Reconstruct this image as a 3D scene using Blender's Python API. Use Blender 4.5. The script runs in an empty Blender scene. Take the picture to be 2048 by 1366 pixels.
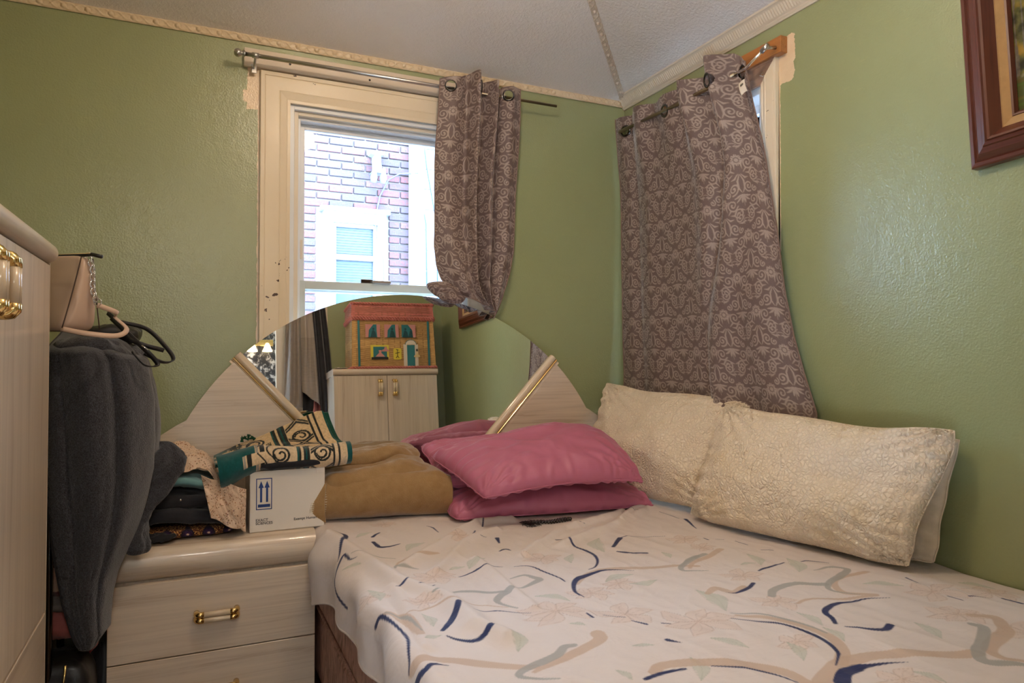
import bpy, bmesh, math, random
import numpy as np
from mathutils import Vector, Matrix

S = bpy.context.scene
COL = S.collection
# ------------------------------------------------------------------ camera
cam_d = bpy.data.cameras.new('camera'); cam = bpy.data.objects.new('camera', cam_d); COL.objects.link(cam)
cam_d.sensor_width = 36; cam_d.lens = 1393 / 2048 * 36; cam_d.clip_start = .02
YAW = math.radians(24.55); PITCH = math.atan(28 / 1393)
cam.location = (-1.94, -2.9, 1.22)
cam.rotation_euler = (math.pi / 2 + PITCH, 0, -YAW)
S.camera = cam
# ------------------------------------------------------------------ world, sun, exposure
w = bpy.data.worlds.new('world'); S.world = w; w.use_nodes = True
bg = w.node_tree.nodes['Background']
bg.inputs[0].default_value = (.50, .70, 1, 1); bg.inputs[1].default_value = 34
def light(name, kind, loc, energy, color, size=.2, rot=None, size_y=None):
    d = bpy.data.lights.new(name, kind); d.energy = energy; d.color = color
    if kind == 'AREA':
        d.size = size
        if size_y: d.shape = 'RECTANGLE'; d.size_y = size_y
    elif kind == 'POINT': d.shadow_soft_size = size
    elif kind == 'SUN': d.angle = size
    o = bpy.data.objects.new(name, d); COL.objects.link(o); o.location = loc
    if rot: o.rotation_euler = rot
    return o
light('sun', 'SUN', (0, -6, 8), 10.0, (1, .95, .88), math.radians(1), (math.radians(23), 0, math.radians(-14)))
LAMP = (-1.32, -1.45, 2.60)
light('ceiling_lamp_light', 'POINT', LAMP, 25, (1, .78, .56), .07)
light('hall_light', 'POINT', (-1.9, -3.6, 2.1), 26, (1, .88, .76), .12)
for nm, loc, rot, sx, sy in (('window_portal', (-1.2, .13, 1.55), (math.radians(-90), 0, 0), .8, 1.35), ('side_window_portal', (.13, -.52, 1.55), (math.radians(90), 0, math.radians(90)), .8, 1.4)):
    p = light(nm, 'AREA', loc, 1, (1, 1, 1), sx, rot, sy); p.data.cycles.is_portal = True
S.view_settings.view_transform = 'Standard'; S.view_settings.look = 'None'
S.view_settings.gamma = 1; S.view_settings.exposure = 0.22; S.view_settings.use_curve_mapping = False

# ------------------------------------------------------------------ helpers
rnd = random.Random(7)
def tag(o, label=None, cat=None, group=None, kind=None):
    if label: o['label'] = label
    if cat: o['category'] = cat
    if group: o['group'] = group
    if kind: o['kind'] = kind
    return o
def empty(name, loc=(0, 0, 0), rot=None, parent=None):
    o = bpy.data.objects.new(name, None); COL.objects.link(o); o.location = loc
    o.empty_display_size = .05
    if rot: o.rotation_euler = rot
    if parent: o.parent = parent
    return o
def link(name, me, m=None, parent=None, loc=None, rot=None):
    o = bpy.data.objects.new(name, me); COL.objects.link(o)
    if m and not me.materials: me.materials.append(m)
    if parent: o.parent = parent
    if loc: o.location = loc
    if rot: o.rotation_euler = rot
    return o
def bmobj(name, bm, m=None, parent=None, loc=None, rot=None, smooth=False):
    me = bpy.data.meshes.new(name); bm.normal_update(); bm.to_mesh(me); bm.free()
    if smooth: me.polygons.foreach_set('use_smooth', [True] * len(me.polygons))
    return link(name, me, m, parent, loc, rot)
def mkmesh(name, V, F, smooth=True):
    me = bpy.data.meshes.new(name); V = np.asarray(V, np.float32).reshape(-1, 3); F = np.asarray(F, np.int32)
    me.vertices.add(len(V)); me.vertices.foreach_set('co', V.ravel())
    me.loops.add(F.size); me.loops.foreach_set('vertex_index', F.ravel())
    me.polygons.add(len(F)); k = F.shape[1]
    me.polygons.foreach_set('loop_start', np.arange(0, F.size, k, dtype=np.int32))
    me.polygons.foreach_set('loop_total', np.full(len(F), k, np.int32))
    me.update(calc_edges=True)
    me.polygons.foreach_set('use_smooth', np.full(len(F), bool(smooth)))
    return me
def gridF(n, m, off=0, flip=False, wrap=False):
    i, j = np.meshgrid(np.arange(n - 1), np.arange(m if wrap else m - 1), indexing='ij')
    jn = (j + 1) % m
    a = i * m + j; b = i * m + jn; c = (i + 1) * m + jn; d = (i + 1) * m + j
    q = np.stack([a, b, c, d], -1).reshape(-1, 4) + off
    return q[:, ::-1] if flip else q
def gattr(me, name, arr):
    arr = np.asarray(arr, np.float32)
    if arr.ndim == 2 and arr.shape[1] == 3:
        c = me.color_attributes.new(name, 'FLOAT_COLOR', 'POINT')
        c.data.foreach_set('color', np.concatenate([arr, np.ones((len(arr), 1), np.float32)], 1).ravel())
    else:
        a = me.attributes.new(name, 'FLOAT', 'POINT'); a.data.foreach_set('value', arr.ravel())
def grid(name, P, m, parent=None, attrs=None, thick=0, wrap=False, mask=None, flip=False):
    n, k = P.shape[:2]; F = gridF(n, k, wrap=wrap, flip=flip)
    if mask is not None:
        mk = mask.ravel(); F = F[~mk[F].any(1)]
    me = mkmesh(name, P, F)
    for a, v in (attrs or {}).items(): gattr(me, a, v.reshape(n * k, -1) if v.ndim == 3 else v.ravel())
    o = link(name, me, m, parent)
    if thick:
        s = o.modifiers.new('thickness', 'SOLIDIFY'); s.thickness = thick; s.offset = 0
    return o
def box(bm, x0, x1, y0, y1, z0, z1, bev=0, seg=2, M=None):
    g = bmesh.ops.create_cube(bm, size=1)
    vs = g['verts']
    for v in vs: v.co = Vector(((x0 + x1) / 2 + v.co.x * (x1 - x0), (y0 + y1) / 2 + v.co.y * (y1 - y0), (z0 + z1) / 2 + v.co.z * (z1 - z0)))
    if bev:
        es = list({e for v in vs for e in v.link_edges})
        r = bmesh.ops.bevel(bm, geom=es, offset=bev, segments=seg, profile=.5, affect='EDGES')
        vs = list({v for f in r['faces'] for v in f.verts} | {v for v in vs if v.is_valid})
    if M is not None:
        for v in vs: v.co = M @ v.co
    return vs
def boxo(name, b, m, parent=None, bev=0, seg=2, M=None, smooth=False):
    bm = bmesh.new(); box(bm, *b, bev=bev, seg=seg, M=M); return bmobj(name, bm, m, parent, smooth=smooth)
def tube_mesh(name, pts, r, seg=12, closed=False, twist=0, prof=None):
    P = np.array(pts, float); n = len(P)
    R = np.full(n, r) if np.isscalar(r) else np.array(r, float)
    T = np.roll(P, -1, 0) - np.roll(P, 1, 0) if closed else np.gradient(P, axis=0)
    T /= np.linalg.norm(T, axis=1)[:, None] + 1e-12
    up = np.array([0, 0, 1.]) if abs(T[0][2]) < .9 else np.array([1., 0, 0])
    N = []; a = up - T[0] * (up @ T[0]); a /= np.linalg.norm(a)
    for t in T:
        a = a - t * (a @ t); a /= np.linalg.norm(a) + 1e-12; N.append(a.copy())
    N = np.array(N); B = np.cross(T, N)
    if prof is None:
        th = np.linspace(0, 2 * np.pi, seg, endpoint=False); prof = np.stack([np.cos(th), np.sin(th)], 1)
    if not closed:      # end rings of no radius close the tube
        e = lambda A: np.concatenate([A[:1], A, A[-1:]]); P, N, B = e(P), e(N), e(B); R = np.concatenate([[1e-5], R, [1e-5]]); n += 2
    k = len(prof); V = P[:, None] + R[:, None, None] * (prof[None, :, 0:1] * N[:, None] + prof[None, :, 1:2] * B[:, None])
    F = gridF(n, k, wrap=True)
    if closed:
        j = np.arange(k); jn = (j + 1) % k
        F = np.concatenate([F, np.stack([(n - 1) * k + j, (n - 1) * k + jn, jn, j], 1)])
    return mkmesh(name, V, F)
def tube(name, pts, r, m, parent=None, **k): return link(name, tube_mesh(name, pts, r, **k), m, parent)
def lathe(name, prof, m, parent=None, seg=20, loc=None, rot=None):
    th = np.linspace(0, 2 * np.pi, seg, endpoint=False); pr = np.array(prof, float)
    V = np.stack([pr[:, 0:1] * np.cos(th), pr[:, 0:1] * np.sin(th), np.repeat(pr[:, 1:2], seg, 1)], -1)
    return link(name, mkmesh(name, V, gridF(len(pr), seg, wrap=True)), m, parent, loc, rot)
def prism(name, pts, axis, a, b, m, parent=None, bev=0):
    # polygon pts in the two remaining axes, extruded from a to b along axis
    def mk(p, q): return {0: (q, p[0], p[1]), 1: (p[0], q, p[1]), 2: (p[0], p[1], q)}[axis]
    bm = bmesh.new(); v0 = [bm.verts.new(mk(p, a)) for p in pts]; v1 = [bm.verts.new(mk(p, b)) for p in pts]
    n = len(pts); bm.faces.new(v0); bm.faces.new(v1[::-1])
    for i in range(n): bm.faces.new((v0[i], v1[i], v1[(i + 1) % n], v0[(i + 1) % n]))
    bmesh.ops.recalc_face_normals(bm, faces=bm.faces)
    if bev: bmesh.ops.bevel(bm, geom=list(bm.edges), offset=bev, segments=2, profile=.5, affect='EDGES')
    return bmobj(name, bm, m, parent)
def lat(seed, N=64): return np.random.RandomState(seed).rand(N, N).astype(np.float32)
def vnoise(x, y, seed=0, N=64):
    L = lat(seed, N); x = np.asarray(x, float); y = np.asarray(y, float)
    xi = np.floor(x).astype(int); yi = np.floor(y).astype(int); fx = x - xi; fy = y - yi
    fx = fx * fx * (3 - 2 * fx); fy = fy * fy * (3 - 2 * fy)
    g = lambda a, b: L[a % N, b % N]
    return (g(xi, yi) * (1 - fx) * (1 - fy) + g(xi + 1, yi) * fx * (1 - fy) + g(xi, yi + 1) * (1 - fx) * fy + g(xi + 1, yi + 1) * fx * fy) * 2 - 1
def fbm(x, y, seed=0, oc=4):
    s = 0; a = 1; t = 0
    for i in range(oc): s = s + a * vnoise(x * 2 ** i, y * 2 ** i, seed + i); t += a; a *= .5
    return s / t
def ridge(x, y, seed=0, oc=3): return 1 - np.abs(fbm(x, y, seed, oc)) * 2
def sm(a, b, x): t = np.clip((x - a) / (b - a), 0, 1); return t * t * (3 - 2 * t)

# ------------------------------------------------------------------ materials
def mat(name): 
    m = bpy.data.materials.new(name); m.use_nodes = True
    return m, m.node_tree, m.node_tree.nodes['Principled BSDF']
class NT:
    def __init__(s, nt): s.nt = nt
    def n(s, t, props=None, **inp):
        nd = s.nt.nodes.new(t)
        for k, v in (props or {}).items(): setattr(nd, k, v)
        for k, v in inp.items():
            k2 = int(k[1:]) if k[0] == 'i' and k[1:].isdigit() else k.replace('_', ' ')
            if isinstance(v, bpy.types.NodeSocket): s.nt.links.new(v, nd.inputs[k2])
            else: nd.inputs[k2].default_value = v
        return nd
    def math(s, op, a, b=0.0, c=None): 
        d = dict(i0=a, i1=b)
        if c is not None: d['i2'] = c
        return s.n('ShaderNodeMath', {'operation': op}, **d).outputs[0]
    def ramp(s, f, stops, interp='LINEAR'):
        r = s.n('ShaderNodeValToRGB', Fac=f); r.color_ramp.interpolation = interp; e = r.color_ramp.elements
        while len(e) < len(stops): e.new(.5)
        for q, (p, c) in zip(e, stops):
            q.position = p; q.color = (*c, 1) if not np.isscalar(c) else (c, c, c, 1)
        return r.outputs[0]
    def mix(s, f, a, b, bt='MIX'):
        r = s.n('ShaderNodeMix', {'data_type': 'RGBA', 'blend_type': bt})
        for k, v in ((0, f), (6, a), (7, b)):
            if isinstance(v, bpy.types.NodeSocket): s.nt.links.new(v, r.inputs[k])
            else: r.inputs[k].default_value = (*v, 1) if not np.isscalar(v) and len(v) == 3 else v
        return r.outputs[2]
    def noise(s, vec, scale, detail=3, rough=.5, dist=0): return s.n('ShaderNodeTexNoise', Vector=vec, Scale=scale, Detail=detail, Roughness=rough, Distortion=dist).outputs[0]
    def coord(s, what='Object', scale=None):
        c = s.n('ShaderNodeTexCoord').outputs[what]
        if scale: c = s.n('ShaderNodeMapping', Vector=c, Scale=scale).outputs[0]
        return c
    def bump(s, h, strength, dist, normal=None):
        d = dict(Height=h, Strength=strength, Distance=dist)
        if normal is not None: d['Normal'] = normal
        return s.n('ShaderNodeBump', **d).outputs[0]
    def lk(s, a, b): s.nt.links.new(a, b)
def srgb(*c): return tuple(((v / 255) / 12.92 if v / 255 <= .04045 else ((v / 255 + .055) / 1.055) ** 2.4) for v in c)
def plain(name, col, rough=.5, metal=0, var=.12, scale=8, bscale=0, bstr=.2, bdist=.002, spec=.5, coat=0, sheen=0):
    m, nt, b = mat(name); k = NT(nt); c = k.coord()
    f = k.noise(c, scale, 4)
    k.lk(k.mix(f, tuple(x * (1 - var) for x in col), tuple(min(1, x * (1 + var)) for x in col)), b.inputs['Base Color'])
    b.inputs['Roughness'].default_value = rough; b.inputs['Metallic'].default_value = metal
    b.inputs['Specular IOR Level'].default_value = spec; b.inputs['Coat Weight'].default_value = coat
    if sheen: b.inputs['Sheen Weight'].default_value = sheen; b.inputs['Sheen Roughness'].default_value = .4
    if bscale: k.lk(k.bump(k.noise(c, bscale, 3), bstr, bdist), b.inputs['Normal'])
    return m
GREEN = srgb(150, 156, 110)
def wallmat(name, patches=()):
    m, nt, b = mat(name); k = NT(nt); c = k.coord(); sp = k.n('ShaderNodeSeparateXYZ', Vector=c).outputs
    f = k.noise(c, 2.2, 5, .6)
    base = k.mix(f, tuple(x * .90 for x in GREEN), tuple(x * 1.10 for x in GREEN))
    sc = k.ramp(k.noise(k.n('ShaderNodeMapping', Vector=c, Scale=(3, 3, 14)).outputs[0], 5, 4, .7), [(.60, 0), (.72, 1)])
    base = k.mix(k.math('MULTIPLY', sc, .18), base, srgb(186, 182, 118))
    for ax, a0, a1, z0, z1, soft, ns in patches:   # bare primer where paint was never put: ragged rectangles
        nz = k.math('MULTIPLY', k.math('SUBTRACT', k.noise(c, ns, 4, .7), .5), soft)
        u = k.math('ADD', sp[ax], nz); z = k.math('ADD', sp[2], nz)
        g = k.math('MULTIPLY', k.math('MULTIPLY', k.math('GREATER_THAN', u, a0), k.math('LESS_THAN', u, a1)), k.math('MULTIPLY', k.math('GREATER_THAN', z, z0), k.math('LESS_THAN', z, z1)))
        base = k.mix(g, base, k.mix(k.noise(c, 30, 3), srgb(222, 190, 148), srgb(236, 212, 178)))
    k.lk(base, b.inputs['Base Color'])
    b.inputs['Roughness'].default_value = .30; b.inputs['Specular IOR Level'].default_value = .9
    h = k.math('ADD', k.math('MULTIPLY', k.noise(c, 150, 3), .6), k.math('MULTIPLY', k.noise(c, 14, 4, .7), 1.2))
    vo = k.n('ShaderNodeTexVoronoi', Vector=c, Scale=6).outputs[0]
    h = k.math('ADD', h, k.math('MULTIPLY', k.math('LESS_THAN', vo, .03), .7))
    k.lk(k.bump(h, .55, .0030), b.inputs['Normal'])
    return m
def laminate(name, axis, col=(212, 194, 172), dark=(176, 150, 126), rough=.28):
    # pickled wood foil: fine grain lines along one axis
    m, nt, b = mat(name); k = NT(nt); c = k.coord()
    s = [26, 26, 26]; s[axis] = 1.1; v = k.n('ShaderNodeMapping', Vector=c, Scale=s).outputs[0]
    s2 = [150, 150, 150]; s2[axis] = 2.5; v2 = k.n('ShaderNodeMapping', Vector=c, Scale=s2).outputs[0]
    f = k.noise(v, 1, 5, .6, .6); g = k.noise(v2, 1, 3, .6)
    a = k.mix(k.ramp(f, [(.3, 0), (.7, 1)]), srgb(*[x * 1.03 for x in col]), srgb(*[x * .93 for x in col]))
    a = k.mix(k.math('MULTIPLY', k.ramp(f, [(.60, 0), (.66, 1), (.72, 0)]), .6), a, srgb(*dark))
    a = k.mix(k.math('MULTIPLY', k.ramp(g, [(.5, 0), (.8, 1)]), .55), a, srgb(*dark))
    k.lk(a, b.inputs['Base Color']); b.inputs['Roughness'].default_value = rough; b.inputs['Coat Weight'].default_value = .25
    k.lk(k.bump(g, .08, .0006), b.inputs['Normal'])
    return m
def fabric(name, col, col2=None, rough=.85, sheen=.25, weave=900, bstr=.3, attr=None, mott=30, dist=.0006, big=0):
    m, nt, b = mat(name); k = NT(nt); c = k.coord()
    if attr: base = k.n('ShaderNodeAttribute', {'attribute_name': attr}).outputs[0]
    else: base = k.mix(k.ramp(k.noise(c, mott, 4, .6), [(.3, 0), (.7, 1)]), col, col2 or tuple(x * .85 for x in col))
    k.lk(base, b.inputs['Base Color']); b.inputs['Roughness'].default_value = rough
    b.inputs['Sheen Weight'].default_value = sheen; b.inputs['Sheen Roughness'].default_value = .45; b.inputs['Specular IOR Level'].default_value = .25
    h = k.noise(c, weave, 2)
    nrm = k.bump(h, bstr, dist)
    if big: nrm = k.bump(k.noise(c, big, 3), .5, .003, nrm)
    k.lk(nrm, b.inputs['Normal'])
    return m
def chipped(name, col, col2, rough=.32, chip=(70, 40, 25), amt=.72, scale=26):
    m, nt, b = mat(name); k = NT(nt); c = k.coord()
    a = k.mix(k.noise(c, 6, 4, .6), col, col2)
    ch = k.ramp(k.math('MULTIPLY', k.noise(c, scale, 3, .6), k.ramp(k.noise(c, 2.1, 2), [(.35, .7), (.7, 1.15)])), [(amt, 0), (amt + .01, 1)])
    k.lk(k.mix(ch, a, srgb(*chip)), b.inputs['Base Color']); b.inputs['Roughness'].default_value = rough
    k.lk(k.bump(k.math('ADD', k.noise(c, 40, 3), k.math('MULTIPLY', ch, -1)), .25, .0012), b.inputs['Normal'])
    return m
M = {}
M['trim'] = chipped('cream_trim_paint', srgb(214, 190, 154), srgb(226, 205, 172), amt=.80)
M['crown'] = chipped('worn_crown_paint', srgb(205, 190, 166), srgb(218, 204, 182), amt=.78, chip=(120, 110, 90), scale=50)
M['casing'] = chipped('cream_casing_paint', srgb(224, 204, 172), srgb(234, 218, 190), amt=.70, scale=34)
M['pvc'] = plain('white_vinyl', srgb(224, 226, 226), .35, var=.04)
M['pvc_tan'] = plain('stained_vinyl', srgb(222, 208, 184), .4, var=.08)
M['primer_board'] = plain('header_board_paint', srgb(214, 198, 176), .4, var=.05)
M['wood_board'] = laminate('orange_pine_board', 1, (176, 112, 52), (120, 66, 24), .35)
def ceilmat():
    m, nt, b = mat('ceiling_paint'); k = NT(nt); c = k.coord()
    k.lk(k.mix(k.noise(c, 3, 4), srgb(220, 212, 204), srgb(232, 226, 220)), b.inputs['Base Color'])
    b.inputs['Roughness'].default_value = .30; b.inputs['Specular IOR Level'].default_value = .9
    h = k.math('ADD', k.ramp(k.noise(c, 85, 4, .65), [(.40, 0), (.70, 1)]), k.math('MULTIPLY', k.noise(c, 5, 2), 3.5))
    k.lk(k.bump(h, .45, .0042), b.inputs['Normal']); return m
M['ceiling'] = ceilmat()
M['lam_h'] = laminate('pickled_laminate_grain_along_x', 0)
M['lam_v'] = laminate('pickled_laminate_upright_grain', 2)
M['lam_y'] = laminate('pickled_laminate_grain_along_y', 1)
M['rail_cream'] = plain('cream_lacquer', srgb(212, 192, 162), .22, var=.03, coat=.5)
M['gold'] = plain('brass', (.80, .58, .24), .16, 1, var=.08)
M['steel'] = plain('brushed_steel', (.52, .50, .47), .28, 1, var=.05)
M['bronze'] = plain('antique_bronze_rod', (.30, .24, .16), .35, 1)
M['chrome'] = plain('chrome', (.78, .78, .78), .12, 1, var=.03)
M['gunmetal'] = plain('gunmetal_grommet', (.10, .095, .095), .22, 1, var=.1)
M['floor'] = laminate('floor_laminate', 1, (120, 88, 60), (84, 58, 38), .4)
M['black_leather'] = plain('black_leather', (.018, .017, .018), .38, bscale=350, bstr=.3, bdist=.001)
M['blush'] = plain('blush_leather', srgb(196, 168, 146), .42, bscale=500, bstr=.15, bdist=.0006, var=.05)
M['white_card'] = plain('white_cardboard', srgb(222, 212, 198), .55, var=.03, scale=4)
M['navy_ink'] = plain('navy_ink', srgb(26, 58, 122), .5)
M['dark_ink'] = plain('dark_ink', srgb(48, 48, 52), .5)
def glassmat():
    m, nt, b = mat('window_glass'); k = NT(nt); nt.nodes.remove(b)
    t = k.n('ShaderNodeBsdfTransparent', Color=(.96, .98, .98, 1)); g = k.n('ShaderNodeBsdfGlossy', Roughness=.02)
    f = k.n('ShaderNodeFresnel', IOR=1.45)
    x = k.n('ShaderNodeMixShader', i0=f.outputs[0], i1=t.outputs[0], i2=g.outputs[0])
    k.lk(x.outputs[0], nt.nodes['Material Output'].inputs[0]); return m
M['glass'] = glassmat()
def mirrormat():
    m, nt, b = mat('mirror_silver'); b.inputs['Base Color'].default_value = (.86, .88, .86, 1); b.inputs['Metallic'].default_value = 1; b.inputs['Roughness'].default_value = .012; return m
M['mirror'] = mirrormat()

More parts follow.
